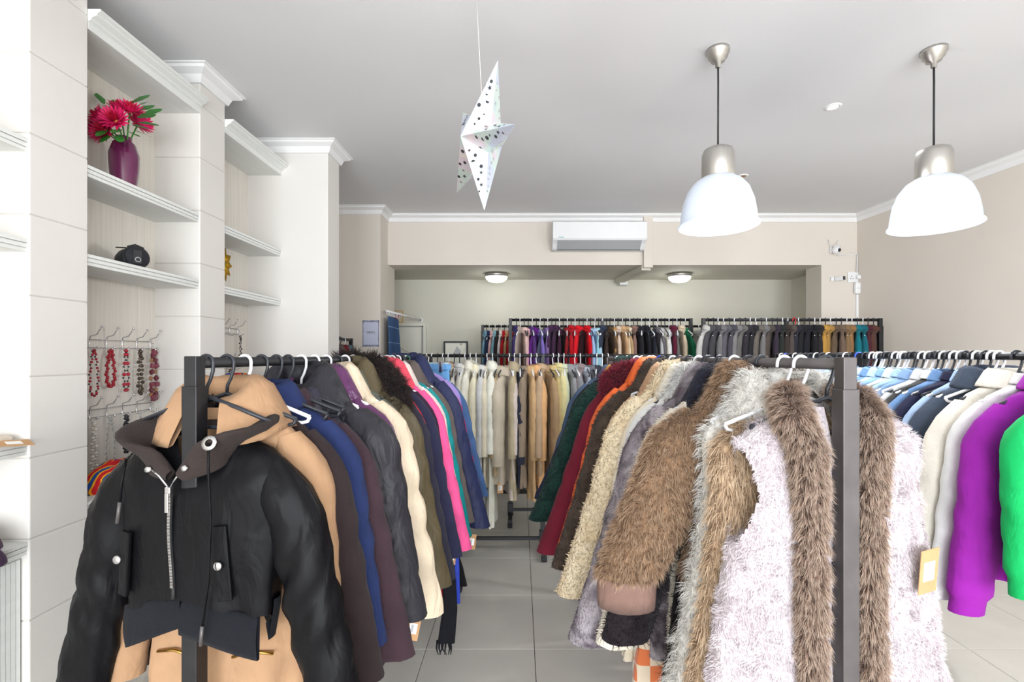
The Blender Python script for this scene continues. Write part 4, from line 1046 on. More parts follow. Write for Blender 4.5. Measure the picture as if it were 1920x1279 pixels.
g = right(1.745, 'blanket coat', 'shaggy blanket coat with navy chevrons and orange checks near its hem', 'chevron patterned blanket coat', m, 'hblack', L=1.2, w=0.215, d=0.04, sl=0.5, out=0.10, r0=0.08, flare=1.4, collar='big', cmat=plush('grey_white_collar', (150, 150, 152), (238, 238, 236), 12))
fur_part(g['root'], g['collar'], 5000, 0.03, 0.0024, FWH, 9, down=0.4, jitter=0.5)
CT = plush('cream_boucle_coat', (222, 200, 164), (236, 220, 190), 9, vor=70, bump=1.0)
g = right(1.83, 'cream fleece', 'pale cream long pile fleece with its hem below the mottled coat', 'pale cream fleece coat', plush('pale_cream', (232, 218, 192), (244, 236, 216), 9), 'hwhite', L=1.12, w=0.21, d=0.035, sl=0.6, out=0.13, flare=1.45, collar='big', tagat=((-0.23, -0.06, -1.06), (0, -0.1, -0.3)))
g = right(1.92, 'teddy jacket', 'sand coloured teddy fleece jacket with curly pile and long sleeves', 'sand teddy fleece jacket', CT, 'hblack', L=0.86, w=0.225, d=0.05, sl=0.72, out=0.22, r0=0.095, r1=0.085, collar='big', nu=64, nr=44, sn=32, fold=0.016, zn=-0.075)
fur_part(g['root'], merge([g['sl'][0], g['body'], g['collar']]), 22000, 0.010, 0.004, fur_mat('sand_curl', (206, 180, 142), (238, 222, 192)), 10, down=0.1, jitter=0.9, curl=0.004)
g = right(2.02, 'camel plush', 'camel brown plush jacket behind the sand teddy jacket', 'camel plush jacket', plush('camel_plush', (186, 146, 112), (206, 168, 134), 9), 'hblack', L=0.85, w=0.215, d=0.04, sl=0.66, out=0.18, r0=0.085, collar='big')
BRF = fur_mat('dark_brown_fur', (46, 38, 32), (92, 80, 70))
g = right(2.13, 'brown fur coat', 'long dark brown fur coat next to the orange lined jacket', 'long dark brown fur coat', plush('dark_brown_pelt', (56, 46, 40), (84, 72, 62), 14), 'hblack', L=1.12, w=0.225, d=0.05, sl=0.72, out=0.21, r0=0.095, r1=0.085, flare=1.25, collar='big', zn=-0.07)
fur_part(g['root'], merge([g['sl'][0], g['body'], g['collar']]), 24000, 0.018, 0.0024, BRF, 11, down=0.7, clump=0.02)
right(2.25, 'orange jacket', 'bright orange jacket showing as a thin strip by the brown fur', 'bright orange jacket', nyl((236, 108, 52), 0.5), 'hblue', L=0.84, w=0.22, d=0.04, sl=0.72, out=0.215, r0=0.09, collar='big', quilt=0.004, pitch=0.08, zn=-0.065)
BUR = wool((106, 28, 44))
g = right(2.40, 'burgundy coat', 'long burgundy wool coat with a fluffy burgundy fur collar', 'long burgundy wool coat', BUR, 'hwhite', L=0.98, w=0.225, d=0.05, sl=0.76, out=0.25, r0=0.092, r1=0.088, flare=1.5, collar='big', nu=56, nr=40, zn=-0.07)
FBU = fur_mat('burgundy_fur', (62, 12, 26), (142, 44, 62))
V, F = tube([(0.10, 0.0, -0.06), (-0.06, -0.03, -0.055), (-0.14, -0.05, -0.075), (-0.19, -0.06, -0.11), (-0.215, -0.06, -0.17)], [0.02, 0.035, 0.05, 0.06, 0.04], 14)
cf_ = put('fur_collar', smooth(mesh_np('fur_collar', V, F)), FBU, g['root']); fur_part(cf_, (V, F), 9000, 0.04, 0.0026, FBU, 12, down=0.3, jitter=0.5)
right(2.52, 'lavender jacket', 'pale lavender grey jacket hem just below the burgundy sleeve', 'lavender grey jacket', fabric((176, 172, 192)), 'hwhite', L=0.9, w=0.22, d=0.035, sl=0.72, out=0.24)
GRN = plush('green_boucle', (18, 42, 38), (34, 66, 58), 14, vor=80, bump=1.0)
g = right(2.66, 'green fleece', 'dark green curly fleece coat next to the burgundy coat', 'dark green curly fleece coat', GRN, 'hblack', L=0.82, w=0.23, d=0.05, sl=0.70, out=0.27, r0=0.095, r1=0.08, collar='big', zn=-0.06, nu=56)
fur_part(g['root'], merge([g['sl'][0], g['collar'], g['body']]), 12000, 0.012, 0.004, fur_mat('green_curl', (14, 36, 33), (40, 74, 66)), 13, down=0.1, jitter=0.9, curl=0.004)
g = right(2.80, 'navy jacket', 'navy jacket with a white snap button at the far end of the fur rack', 'navy jacket with a white button', fabric((40, 44, 70)), 'hwhite', L=0.8, w=0.225, d=0.04, sl=0.6, out=0.26, tagat=None)
V, F = lathe([(0, -0.003), (0.009, -0.003), (0.011, 0.001)], 14); put('snap_button', mesh_np('snap_button', V, F), M['sticker'], g['root'], (-0.27, -0.075, -0.27), (-PI / 2, 0, 0))
right(2.90, 'black jacket', 'black jacket with a yellow zip edge beyond the navy one', 'black jacket with yellow edge', fabric((34, 33, 38)), 'hblue', L=0.8, w=0.22, d=0.035, sl=0.6, out=0.2, cmat=fabric((206, 160, 60)))
right(3.0, 'slate jacket', 'slate blue jacket last on the fur rack', 'slate blue jacket', fabric((74, 92, 118)), 'hwhite', L=0.8, w=0.22, d=0.035, sl=0.6, out=0.2)
for k, y in enumerate((1.74, 2.07, 2.2, 2.33, 2.46, 2.6, 2.73)):
    hanger((RX(y + 0.02), y + 0.02, RH - 0.014), YAWR, ['hblack', 'hwhite'][k % 2], '', 'hangers on the right rack', label='extra %s hanger on the rail just behind the %s' % (['black', 'white'][k % 2], ['chevron blanket coat', 'camel plush jacket', 'dark brown fur coat', 'bright orange jacket', 'burgundy wool coat', 'lavender grey jacket', 'dark green fleece coat'][k]))

# ------------------------------------------------------------------ right-hand denim row
def D_(y): return (DX(y), y, RH + 0.004)
YAWD = math.atan(-0.05)
def denim(y, kind, label, short, mat, hcol='hblack', **k):
    k.setdefault('d', 0.028); k.setdefault('out', 0.10); k.setdefault('sl', 0.58); k.setdefault('L', 0.66); k.setdefault('collar', 'stand' if int(y * 100) % 2 else 'shirt')
    return garment(kind, label, short, D_(y), YAWD + random.Random(y).uniform(-0.06, 0.06), mat, hcol, group='tops on the denim rack', hgroup='hangers on the denim rack', **k)
denim(1.37, 'green sweatshirt', 'bright green sweatshirt at the right edge of the picture', 'bright green sweatshirt', fabric((26, 190, 102)), 'hwhite', L=0.66, sl=0.5, out=0.0, collar='stand', d=0.04, w=0.215, r1=0.06, cuffpinch=1)
denim(1.50, 'purple sweatshirt', 'vivid purple sweatshirt beside the green one', 'vivid purple sweatshirt', fabric((150, 38, 160), rough=0.9), 'hblack', L=0.7, sl=0.61, out=0.075, collar='stand', d=0.04, w=0.205, r0=0.085, r1=0.068, nu=56, nr=40, sn=30, fold=0.016, cuffpinch=1)
denim(1.57, 'white shirt', 'white shirt between the purple sweatshirt and the cream jacket', 'white shirt', fabric((232, 232, 232)), 'hwhite', L=0.72, sl=0.6, out=0.09, w=0.205)
denim(1.65, 'cream jacket', 'cream corduroy jacket with long sleeves left of the purple sweatshirt', 'cream corduroy jacket', fabric((232, 226, 214), weave=0.5, wscale=160), 'hblack', L=0.72, sl=0.66, out=0.125, r0=0.085, r1=0.07, d=0.04, nu=56, sn=30)
denim(1.74, 'dark denim jacket', 'dark blue grey denim jacket left of the cream corduroy jacket', 'dark denim jacket', den((66, 76, 92)), 'hwhite', L=0.72, sl=0.66, out=0.13, r0=0.08, r1=0.066, d=0.036, nu=56, sn=30)
denim(1.80, 'pale denim jacket', 'pale blue denim jacket with a frayed collar', 'pale blue denim jacket with frayed collar', den((164, 188, 220)), 'hwhite', L=0.66, sl=0.56, out=0.09)
denim(1.85, 'navy cardigan', 'dark navy cardigan with a red stitch', 'dark navy cardigan', den((40, 42, 66)), 'hblack', L=0.66, out=0.08)
denim(1.90, 'indigo jacket', 'indigo denim jacket with pale seams', 'indigo denim jacket', den((104, 138, 182)), 'hwhite', out=0.10)
denim(1.95, 'patchwork jacket', 'black patchwork jacket with yellow stitching', 'black patchwork jacket', den((62, 62, 62)), 'hwhite', cmat=fabric((216, 216, 214)), out=0.095)
denim(2.0, 'grey knit', 'light grey knit top next to the black patchwork jacket', 'light grey knit top', fabric((196, 198, 200)), 'hblack', out=0.09)
dcol = [((128, 158, 196), 'soft blue'), ((158, 190, 216), 'sky blue'), ((196, 208, 208), 'mint white'), ((132, 170, 206), 'mid blue'), ((176, 202, 226), 'bleached blue'), ((110, 146, 190), 'medium blue'), ((186, 208, 224), 'ice blue'), ((124, 160, 200), 'cornflower blue'), ((92, 128, 176), 'washed blue'), ((150, 184, 214), 'light blue'), ((120, 128, 140), 'grey blue'), ((168, 194, 220), 'powder blue')]
dh = ['hwhite', 'hblack', 'hwhite', 'hwhite', 'hblack', 'hwhite', 'hwhite', 'hblack', 'hblue', 'hblack', 'hwhite', 'hblack']
ORD = ['first', 'second', 'third', 'fourth', 'fifth', 'sixth', 'seventh', 'eighth', 'ninth', 'tenth', 'eleventh', 'twelfth', 'thirteenth', 'fourteenth', 'fifteenth', 'sixteenth', 'seventeenth', 'eighteenth', 'nineteenth', 'twentieth']
ORD += ['twenty-' + o for o in ORD[:9]] + ['thirtieth'] + ['thirty-' + o for o in ORD[:9]] + ['fortieth'] + ['forty-' + o for o in ORD[:9]]
for k, (c, nm) in enumerate(dcol):
    y = 2.06 + 0.052 * k
    denim(y, 'denim jacket', '%s denim jacket, %s one behind the light grey knit' % (nm, ORD[k]), '%s denim jacket on the denim rack' % nm, den(c), dh[k], out=0.09 + 0.02 * (k % 3), sl=0.54)
for k in range(10):
    y = 2.74 + 0.06 * k; c, nm = dcol[(k * 5 + 3) % 12]
    denim(y, 'denim jacket', 'faded denim jacket, %s from the far end of the denim row' % ORD[9 - k], '%s denim jacket from the far end' % ORD[9 - k], den(c), dh[(k * 7) % 12], out=0.09 + 0.02 * (k % 3), sl=0.54)
# spare hangers crowded on the near denim rail
for k in range(14):
    y = 1.70 + 0.052 * k + 0.013
    hanger((DX(y), y, RH + 0.004), YAWD + 0.05 * math.sin(k * 3), ['hwhite', 'hblack', 'hblack'][k % 3], '', 'hangers on the denim rack', label='spare %s hanger, %s from the near end of the denim rail' % (['white', 'black', 'black'][k % 3], ORD[k]))
# ------------------------------------------------------------------ beige coats across the aisle (seen edge-on)
def row(xs, y, z, cols, yawf, gname, lab, short, hcols, kind='coat', group=None, hgroup=None, pfun=None):
    for k, (x, c) in enumerate(zip(xs, cols)):
        rgb, nm = c
        kw = dict(d=0.02, w=0.2, L=1.0, sl=0.55, out=0.03, r0=0.062, r1=0.05, nu=26, nr=20, sn=14, su=12, fold=0.009)
        if pfun: kw.update(pfun(k))
        garment(kind, lab(k, nm), short(k, nm), (x, y, z), yawf(k), fabric(rgb, key='r'), hcols[k % len(hcols)], group=group, hgroup=hgroup, **kw)
beige = [((226, 222, 212), 'white cream'), ((222, 214, 200), 'cream'), ((214, 198, 184), 'pinkish beige'), ((206, 188, 172), 'rose beige'), ((176, 156, 136), 'brown beige'), ((208, 204, 194), 'pale stone'), ((204, 204, 202), 'pale grey'), ((228, 224, 206), 'ivory'), ((230, 226, 210), 'light ivory'), ((232, 224, 196), 'pale yellow'), ((206, 206, 204), 'silver grey'), ((222, 212, 188), 'buttermilk'), ((232, 230, 216), 'chalk white'), ((182, 160, 126), 'dark tan'), ((196, 184, 164), 'stone'), ((206, 192, 182), 'mauve beige'), ((178, 164, 136), 'khaki'), ((46, 50, 64), 'dark navy'), ((142, 126, 108), 'taupe'), ((200, 164, 120), 'camel'), ((216, 168, 118), 'apricot'), ((186, 158, 128), 'tan'), ((166, 138, 104), 'nut brown'), ((198, 176, 122), 'khaki gold'), ((214, 204, 150), 'pale olive yellow'), ((198, 204, 176), 'sage green'), ((142, 144, 146), 'mid grey'), ((132, 134, 138), 'steel grey'), ((138, 124, 126), 'mauve grey'), ((160, 166, 176), 'grey denim'), ((104, 106, 112), 'slate grey'), ((50, 52, 62), 'charcoal'), ((30, 30, 34), 'black'), ((70, 88, 118), 'dull blue'), ((30, 32, 40), 'midnight black')]
nb = len(beige)
rb = random.Random(11)
xs = [wx(800, 4.0) + (wx(1150, 4.0) - wx(800, 4.0)) * k / (nb - 1) for k in range(nb)]
def bp_(k):
    r = random.Random(100 + k)
    d = dict(L=r.choice([0.95, 1.05, 1.15, 1.2]), w=r.uniform(0.2, 0.23), d=r.uniform(0.024, 0.034), sl=r.uniform(0.54, 0.62), r0=0.066, r1=r.uniform(0.052, 0.062), fold=0.014, nu=36, nr=28, sn=20, su=16, collar=r.choice(['shirt', 'shirt', 'stand', 'big']), sfy=0.62, out=r.uniform(-0.02, 0.03), zn=-0.078 - r.uniform(0, 0.055))
    if nb - 10 < k: d['L'] = r.choice([0.8, 0.9])
    if k in (5, 6, 12): d['L'] = 1.36
    if k == 14: d.update(d=0.055, r0=0.1, r1=0.09, L=1.02)
    if k == 13: d.update(r0=0.075, r1=0.068)
    if k == 25: d['L'] = 1.32
    if k in (6, 8, 14, 23): d['tagat'] = ((-0.22, -0.02, -0.9 - 0.05 * (k % 3)), (0, 0, -PI / 2 + 0.4))
    return d
row(xs, 4.0, RH + 0.008, beige, lambda k: -PI / 2 * (-1) + random.Random(k).uniform(-0.22, 0.22), 'b',
    lambda k, nm: '%s coat, %s from the left on the rack across the aisle' % (nm, ORD[k]), lambda k, nm: '%s coat across the aisle' % nm,
    ['hwhite', 'hwhite', 'hblack', 'hwhite', 'hwhite', 'hblack', 'hblack', 'hwhite'], group='trench coats across the aisle', hgroup='hangers on the rack across the aisle', pfun=bp_)

# tall back rack
back = [((56, 44, 92), 'indigo'), ((164, 150, 140), 'taupe'), ((222, 190, 180), 'pale pink'), ((226, 176, 184), 'rose pink'), ((84, 54, 112), 'purple'), ((92, 30, 118), 'deep violet'), ((132, 112, 190), 'lilac'), ((78, 78, 100), 'slate'), ((130, 104, 156), 'lavender'), ((66, 40, 70), 'plum'), ((62, 36, 62), 'dark plum'), ((58, 28, 50), 'aubergine'), ((48, 22, 30), 'dark maroon'), ((140, 30, 36), 'brick red'), ((176, 18, 30), 'deep red'), ((206, 16, 32), 'scarlet'), ((214, 24, 38), 'bright red'), ((48, 14, 22), 'black cherry'), ((200, 12, 28), 'crimson'), ((160, 190, 226), 'baby blue'), ((170, 204, 224), 'ice blue'), ((158, 208, 218), 'pale aqua'), ((50, 58, 78), 'ink blue'), ((62, 50, 44), 'dark brown'), ((86, 68, 50), 'olive brown'), ((178, 134, 84), 'camel'), ((212, 190, 172), 'pale beige'), ((196, 160, 122), 'tan'), ((180, 148, 110), 'dull tan'), ((224, 212, 186), 'cream'), ((136, 106, 96), 'cocoa'), ((32, 34, 40), 'black'), ((38, 36, 42), 'soft black'), ((30, 30, 38), 'blue black'), ((52, 54, 58), 'charcoal'), ((34, 36, 48), 'midnight'), ((104, 100, 104), 'grey'), ((188, 188, 190), 'light grey'), ((226, 220, 206), 'ivory'), ((230, 230, 230), 'white'), ((96, 30, 52), 'wine'), ((120, 120, 116), 'black and white'), ((222, 204, 176), 'sand'), ((28, 110, 74), 'green tartan')]
n2 = len(back)
xs = [bx0 + 0.06 + (bx1 - bx0 - 0.12) * k / (n2 - 1) for k in range(n2)]
row(xs, 4.75, HB, back, lambda k: PI / 2 + random.Random(k + 50).uniform(-0.3, 0.1), 'c',
    lambda k, nm: '%s garment, %s from the left on the tall centre back rack' % (nm, ORD[k]), lambda k, nm: '%s garment on the tall centre back rack' % nm,
    ['hblack', 'hwhite', 'hblack', 'hblack', 'hwhite', 'hblack', 'hwhite'], kind='hanging coat', group='coats on the tall centre back rack', hgroup='hangers on the tall back racks',
    pfun=lambda k: dict(L=random.Random(k).uniform(0.75, 1.0), zn=-0.08 - 0.07 * random.Random(k * 3 + 1).random(), collar='shirt' if k % 2 else 'stand', r0=0.055, r1=0.05, d=0.019, sfy=0.42, out=0.0))
greys = [((178, 176, 172), 'light grey tweed'), ((70, 70, 74), 'charcoal'), ((62, 62, 66), 'graphite'), ((104, 102, 104), 'ash grey'), ((84, 82, 88), 'pewter'), ((66, 64, 72), 'dark grey'), ((112, 110, 110), 'stone grey'), ((94, 92, 90), 'warm grey'), ((42, 40, 46), 'black'), ((34, 34, 38), 'jet black'), ((96, 90, 84), 'mushroom grey'), ((106, 104, 104), 'silver grey'), ((74, 66, 62), 'grey brown'), ((48, 40, 52), 'dark aubergine'), ((36, 40, 38), 'bottle black'), ((52, 44, 40), 'dark umber'), ((74, 66, 62), 'taupe brown'), ((38, 38, 48), 'ink'), ((28, 28, 32), 'soft black'), ((26, 26, 34), 'blue black'), ((24, 24, 28), 'deep black'), ((38, 34, 36), 'off black'), ((172, 130, 60), 'mustard'), ((150, 116, 62), 'ochre'), ((92, 76, 60), 'brown'), ((104, 86, 74), 'cocoa'), ((122, 98, 70), 'tan brown'), ((136, 100, 64), 'caramel'), ((14, 104, 116), 'teal'), ((20, 92, 104), 'dark teal'), ((70, 30, 42), 'maroon'), ((80, 50, 42), 'chestnut')]
n3 = len(greys)
xs = [cx0 + 0.04 + (cx1 - cx0 - 0.1) * k / (n3 - 1) for k in range(n3)]
row(xs, YR, HR, greys, lambda k: 0.95 + random.Random(k + 90).uniform(-0.08, 0.08), 'd',
    lambda k, nm: '%s blazer, %s from the left on the tall right back rack' % (nm, ORD[k]), lambda k, nm: '%s blazer on the right back rack' % nm,
    ['hblack', 'hblack', 'hwhite', 'hwhite', 'hblack', 'hwhite'], kind='blazer', group='blazers on the tall right back rack', hgroup='hangers on the tall back racks',
    pfun=lambda k: dict(L=0.8, w=0.215, d=0.024, r0=0.06, out=0.02, sfy=0.5, zn=-0.08))
hanger((cx0 + 0.82, YR - 0.02, HR), 0.35, 'hred', '', 'hangers on the tall back racks', 0.16, label='bright red plastic hanger standing out among the dark blazers')
alc = [((112, 150, 168), 'steel blue'), ((38, 46, 78), 'navy'), ((220, 176, 176), 'pale pink'), ((128, 176, 186), 'aqua'), ((52, 40, 42), 'dark brown'), ((226, 222, 218), 'white'), ((186, 26, 40), 'red'), ((186, 150, 110), 'tan'), ((176, 24, 36), 'dark red')]
xs = [wx(912 + 5.6 * k, 5.5) for k in range(9)]
row(xs, 5.5, HC, alc, lambda k: PI / 2 - 0.1, 'e', lambda k, nm: '%s top, %s from the left on the alcove rack' % (nm, ORD[k]), lambda k, nm: '%s top on the alcove rack' % nm,
    ['hblack', 'hwhite'], kind='hanging blouse', group='tops on the alcove rack', hgroup='hangers on the alcove rack', pfun=lambda k: dict(L=0.8, d=0.016, r0=0.045, r1=0.04, sfy=0.4, out=0.0))
row([wx(1309, 5.5)], 5.5, HC, [((150, 148, 146), 'grey')], lambda k: PI / 2, 'e', lambda k, nm: 'grey coat in the gap between the two tall back racks', lambda k, nm: 'grey coat in the rack gap',
    ['hwhite'], kind='hanging blouse', group='tops on the alcove rack', hgroup='hangers on the alcove rack', pfun=lambda k: dict(L=0.9, d=0.03))
kid = [((206, 20, 80), 'crimson'), ((150, 24, 120), 'magenta'), ((62, 24, 80), 'purple'), ((98, 84, 80), 'taupe'), ((110, 28, 40), 'wine'), ((92, 112, 124), 'blue grey')]
for k, (c, nm) in enumerate(kid):
    garment('pullover', '%s top, %s from the near end of the rack behind the plain pillar' % (nm, ORD[k]), '%s top behind the plain pillar' % nm, (-1.62, 3.86 + 0.11 * k, 1.775), -0.1, fabric(c), ['hblack', 'hblack', 'hwhite'][k % 3], group='tops behind the plain pillar', hgroup='hangers behind the plain pillar', d=0.025, L=0.6, w=0.2, sl=0.45, out=0.06, nu=26, nr=20)

# ------------------------------------------------------------------ corner: notice, curtain, door, sign, picture
nt_ = thing('paper_notice', 'white paper notice with a grey patterned border on the back pillar', 'notice', (wx(695.5, 4.76), 4.757, wz(625.5, 4.76)))
hw_, hh_ = 15.5 / 900 * 4.76, 25 / 900 * 4.76
put('sheet', box_me('sheet', -hw_, hw_, -0.001, 0.001, -hh_, hh_), plain('notice_paper', srgb(198, 202, 222), 0.7, var=0.02), nt_)
mb = plain('border_print', srgb(140, 144, 165), 0.7, var=0.5, scale=60)
for nm, a in (('border', (-hw_, hw_, hh_ - 0.02, hh_ - 0.002)), ('border', (-hw_, hw_, -hh_ + 0.002, -hh_ + 0.02)), ('border', (-hw_ + 0.002, -hw_ + 0.009, -hh_, hh_)), ('border', (hw_ - 0.009, hw_ - 0.002, -hh_, hh_))):
    put(nm, box_me(nm, a[0], a[1], -0.0016, -0.001, a[2], a[3]), mb, nt_)
lettering(nt_, "MEN'S", 0.03, (0, -0.0015, 0.01), M['ink'])
cu = thing('fitting_room_curtain', 'blue checked curtain hanging from the white rod in the corner', 'curtain', (0, 0, 0))
m, nt, b = mat_new('blue_check_curtain')
v = coords(nt); bk = N(nt, 'ShaderNodeTexBrick', Scale=1.0); bk.offset = 0.0
bk.inputs['Color1'].default_value = srgb(38, 74, 118); bk.inputs['Color2'].default_value = srgb(30, 62, 104); bk.inputs['Mortar'].default_value = srgb(120, 150, 185)
bk.inputs['Mortar Size'].default_value = 0.003; bk.inputs['Brick Width'].default_value = 0.16; bk.inputs['Row Height'].default_value = 0.16
mp = N(nt, 'ShaderNodeMapping'); mp.inputs['Rotation'].default_value = (PI / 2, 0, PI / 2)
tc = N(nt, 'ShaderNodeTexCoord'); nt.links.new(tc.outputs['Object'], mp.inputs['Vector']); nt.links.new(mp.outputs['Vector'], bk.inputs['Vector'])
nt.links.new(bk.outputs['Color'], b.inputs['Base Color']); b.inputs['Roughness'].default_value = 0.6
V = []; nr, nc = 24, 60; RZ = 2.073
for i in range(nr):
    q = i / (nr - 1)
    for j in range(nc):
        f = j / (nc - 1); y = 4.84 + f * (0.42 + 0.16 * q)
        V.append((-1.335 + 0.035 * math.sin(f * 34) * (0.5 + 0.5 * q) + 0.01 * math.sin(9 * q + f * 5), y, RZ - 0.05 - q * 1.85))
put('cloth', smooth(mesh_np('cloth', V, [grid_faces(nr, nc, False)])), m, cu)
for k in range(7):
    V, F = tube([(-1.335 + 0.016 * math.cos(a), 4.86 + 0.065 * k, RZ - 0.012 + 0.024 * math.sin(a)) for a in np.linspace(0, 2 * PI, 12)], 0.003, 6); put('ring', smooth(mesh_np('ring', V, F)), M['white'], cu)
cr = thing('curtain_rod', 'thin white curtain rod running to the back wall', 'curtain rod', (0, 0, 0))
tube_obj('rod', [(-1.335, 4.80, RZ), (-1.24, 5.99, RZ)], 0.011, M['white'], cr, 10)
V, F = lathe([(0, 0), (0.03, 0), (0.03, 0.008), (0.014, 0.016)], 20); put('flange', mesh_np('flange', V, F), M['white'], cr, (-1.24, YW, RZ), (PI / 2, 0, 0))
dr = tag(box('door_1', wx(800, YW) - 0.86, wx(800, YW), YW - 0.045, YW - 0.002, 0, wz(607, YW), M['door']), kind='structure')
x1 = wx(800, YW); zt = wz(607, YW)
box('door_leaf', x1 - 0.80, x1 - 0.06, YW - 0.055, YW - 0.045, 0.01, zt - 0.06, M['door'], dr, 0.004)
box('frame_bead', x1 - 0.05, x1 - 0.035, YW - 0.06, YW - 0.045, 0, zt - 0.03, M['line'], dr)
box('frame_bead', x1 - 0.83, x1 - 0.035, YW - 0.06, YW - 0.045, zt - 0.045, zt - 0.03, M['line'], dr)
pp = [(x1 - 0.17, 0.95)] + [(x1 - 0.17 - 0.52 * f, zt - 0.36 + 0.13 * math.sin(PI * f) ** 2) for f in np.linspace(0, 1, 20)] + [(x1 - 0.69, 0.95)]
V, F = tube([(a, YW - 0.058, c) for a, c in pp + [pp[0]]], 0.009, 6); put('panel_moulding', smooth(mesh_np('panel_moulding', V, F)), M['door'], dr)
sg = thing('safety_sign', 'framed red and white safety sign above the door', 'sign', (wx(745, YW), YW - 0.012, wz(594, YW)))
put('frame', box_me('frame', -0.075, 0.075, -0.004, 0.008, -0.075, 0.075, 0.002), plain('gold_frame', srgb(206, 164, 92), 0.5), sg)
put('panel', box_me('panel', -0.064, 0.064, -0.006, 0, -0.064, 0.064), plain('sign_paper', srgb(222, 208, 190), 0.6), sg)
poly_prism('symbol', [(-0.05, -0.05), (0.0, -0.03), (0.045, 0.012), (0.045, 0.045), (-0.0, 0.0), (-0.02, 0.05), (-0.05, 0.05)], -0.0075, -0.0055, plain('sign_red', srgb(190, 16, 36), 0.5), sg)
pf = thing('framed_picture', 'black framed pale drawing against the alcove back wall', 'picture', (wx(854.5, 5.95), 5.96, wz(640, 5.95) - 0.21))
for nm, a in (('frame', (-0.15, 0.15, 0.19, 0.21)), ('frame', (-0.15, 0.15, -0.21, -0.19)), ('frame', (-0.15, -0.13, -0.19, 0.19)), ('frame', (0.13, 0.15, -0.19, 0.19))):
    put(nm, box_me(nm, a[0], a[1], -0.015, 0.01, a[2], a[3], 0.002), M['ink'], pf)
put('print', box_me('print', -0.131, 0.131, -0.004, 0.002, -0.191, 0.191), plain('pale_print', srgb(244, 242, 228), 0.5, var=0.01), pf)
mg = plain('sketch_grey', srgb(196, 198, 196), 0.6)
poly_prism('sketch', [(-0.01, -0.0), (0.05, 0.03), (0.065, 0.09), (0.03, 0.13), (0.01, 0.15), (0.0, 0.12), (-0.03, 0.06)], -0.0055, -0.0035, mg, pf)
poly_prism('sketch', [(0.065 + 0.012 * math.cos(a), 0.172 + 0.012 * math.sin(a)) for a in np.linspace(0, 6.28, 12)[:-1]], -0.0055, -0.0035, plain('sketch_olive', srgb(168, 164, 128), 0.6), pf)

# ------------------------------------------------------------------ things on the shelves
vs = thing('vase', 'purple ribbed ceramic vase holding pink flowers on the upper shelf', 'vase', (-1.765, 2.14, 2.354))
prof = [(0.0, 0.001), (0.043, 0.001), (0.047, 0.006)]
for k in range(22):
    z = 0.012 + k * 0.0095; r = 0.048 + 0.0165 * math.sin(min(1, z / 0.15) * PI / 2) - (0.0 if z < 0.165 else (z - 0.165) * 0.35)
    prof += [(r, z), (r + 0.0022, z + 0.005)]
prof += [(0.041, 0.226), (0.035, 0.234), (0.033, 0.242), (0.036, 0.248), (0.031, 0.249), (0.029, 0.235), (0.0, 0.2)]
vs.scale = (0.84, 0.84, 0.97)
V, F = lathe(prof, 48); put('body', smooth(mesh_np('body', V, F)), plain('purple_glaze', srgb(104, 34, 78), 0.22, var=0.08, coat=0.5), vs)
fb_ = thing('flower_bouquet', 'artificial magenta chrysanthemums with green leaves in the purple vase', 'flowers', (-1.755, 2.14, 2.354 + 0.24))
PK = plain('magenta_petal', srgb(222, 28, 100), 0.6, var=0.25, scale=30); PK2 = plain('crimson_petal', srgb(196, 16, 60), 0.6, var=0.2, scale=30); LG = plain('leaf_green', srgb(48, 134, 44), 0.45, var=0.3, scale=20); YL = plain('flower_centre', srgb(236, 170, 96), 0.7)
def petal(L, W, cup): 
    return [(0, -W * 0.3, 0), (0, W * 0.3, 0), (L * 0.55, -W, cup * 0.5), (L * 0.55, W, cup * 0.5), (L * 0.85, -W * 0.6, cup), (L * 0.85, W * 0.6, cup), (L, 0, cup * 1.15)], [np.array([[0, 1, 3, 2], [2, 3, 5, 4]]), np.array([[4, 5, 6]])]
pv, pfc = petal(0.062, 0.0065, 0.016); pme = mesh_np('petal', pv, pfc); pme2 = mesh_np('petal', np.array(pv) * 0.8, pfc)
pme.materials.append(PK); pme2.materials.append(PK2)
heads = [((-0.055, -0.055, 0.055), (-0.5, -0.7, 0.4)), ((0.0, -0.03, 0.10), (0.0, -0.4, 1)), ((0.055, -0.05, 0.085), (0.5, -0.5, 0.8)), ((0.03, -0.09, 0.03), (0.3, -1, 0.25)), ((-0.02, -0.075, -0.005), (-0.2, -1, 0.0)), ((-0.085, -0.02, 0.02), (-1, -0.3, 0.2)), ((0.02, 0.04, 0.08), (0.2, 0.6, 0.8))]
rr = random.Random(2)
for hi, (c, d) in enumerate(heads):
    q = Vector(d).to_track_quat('Z', 'Y')
    hd = bpy.data.objects.new('flower_head', None); 
    V, F = lathe([(0, 0.012), (0.007, 0.01), (0.009, 0.0)], 10)
    hd = put('flower_head', mesh_np('flower_head', V, F), YL if hi == 3 else PK2, fb_, c); hd.rotation_euler = q.to_euler()
    for ring, (n, tilt, mesh) in enumerate(((20, 0.1, pme), (18, 0.4, pme), (14, 0.8, pme2), (8, 1.2, pme2))):
        for k in range(n):
            a = 2 * PI * k / n + ring * 0.3
            o = bpy.data.objects.new('petal', mesh); COL.objects.link(o); o.parent = hd
            o.rotation_euler = (Matrix.Rotation(a, 4, 'Z') @ Matrix.Rotation(-tilt + rr.uniform(-.1, .1), 4, 'Y')).to_euler()
    tube_obj('stem', [(c[0], c[1], c[2]), (c[0] * 0.4, c[1] * 0.4, c[2] * 0.3 - 0.02), (0, 0, -0.06)], 0.003, LG, fb_, 6)
lv_, lf = petal(0.095, 0.019, -0.012); lme = mesh_np('leaf', lv_, lf); lme.materials.append(LG)
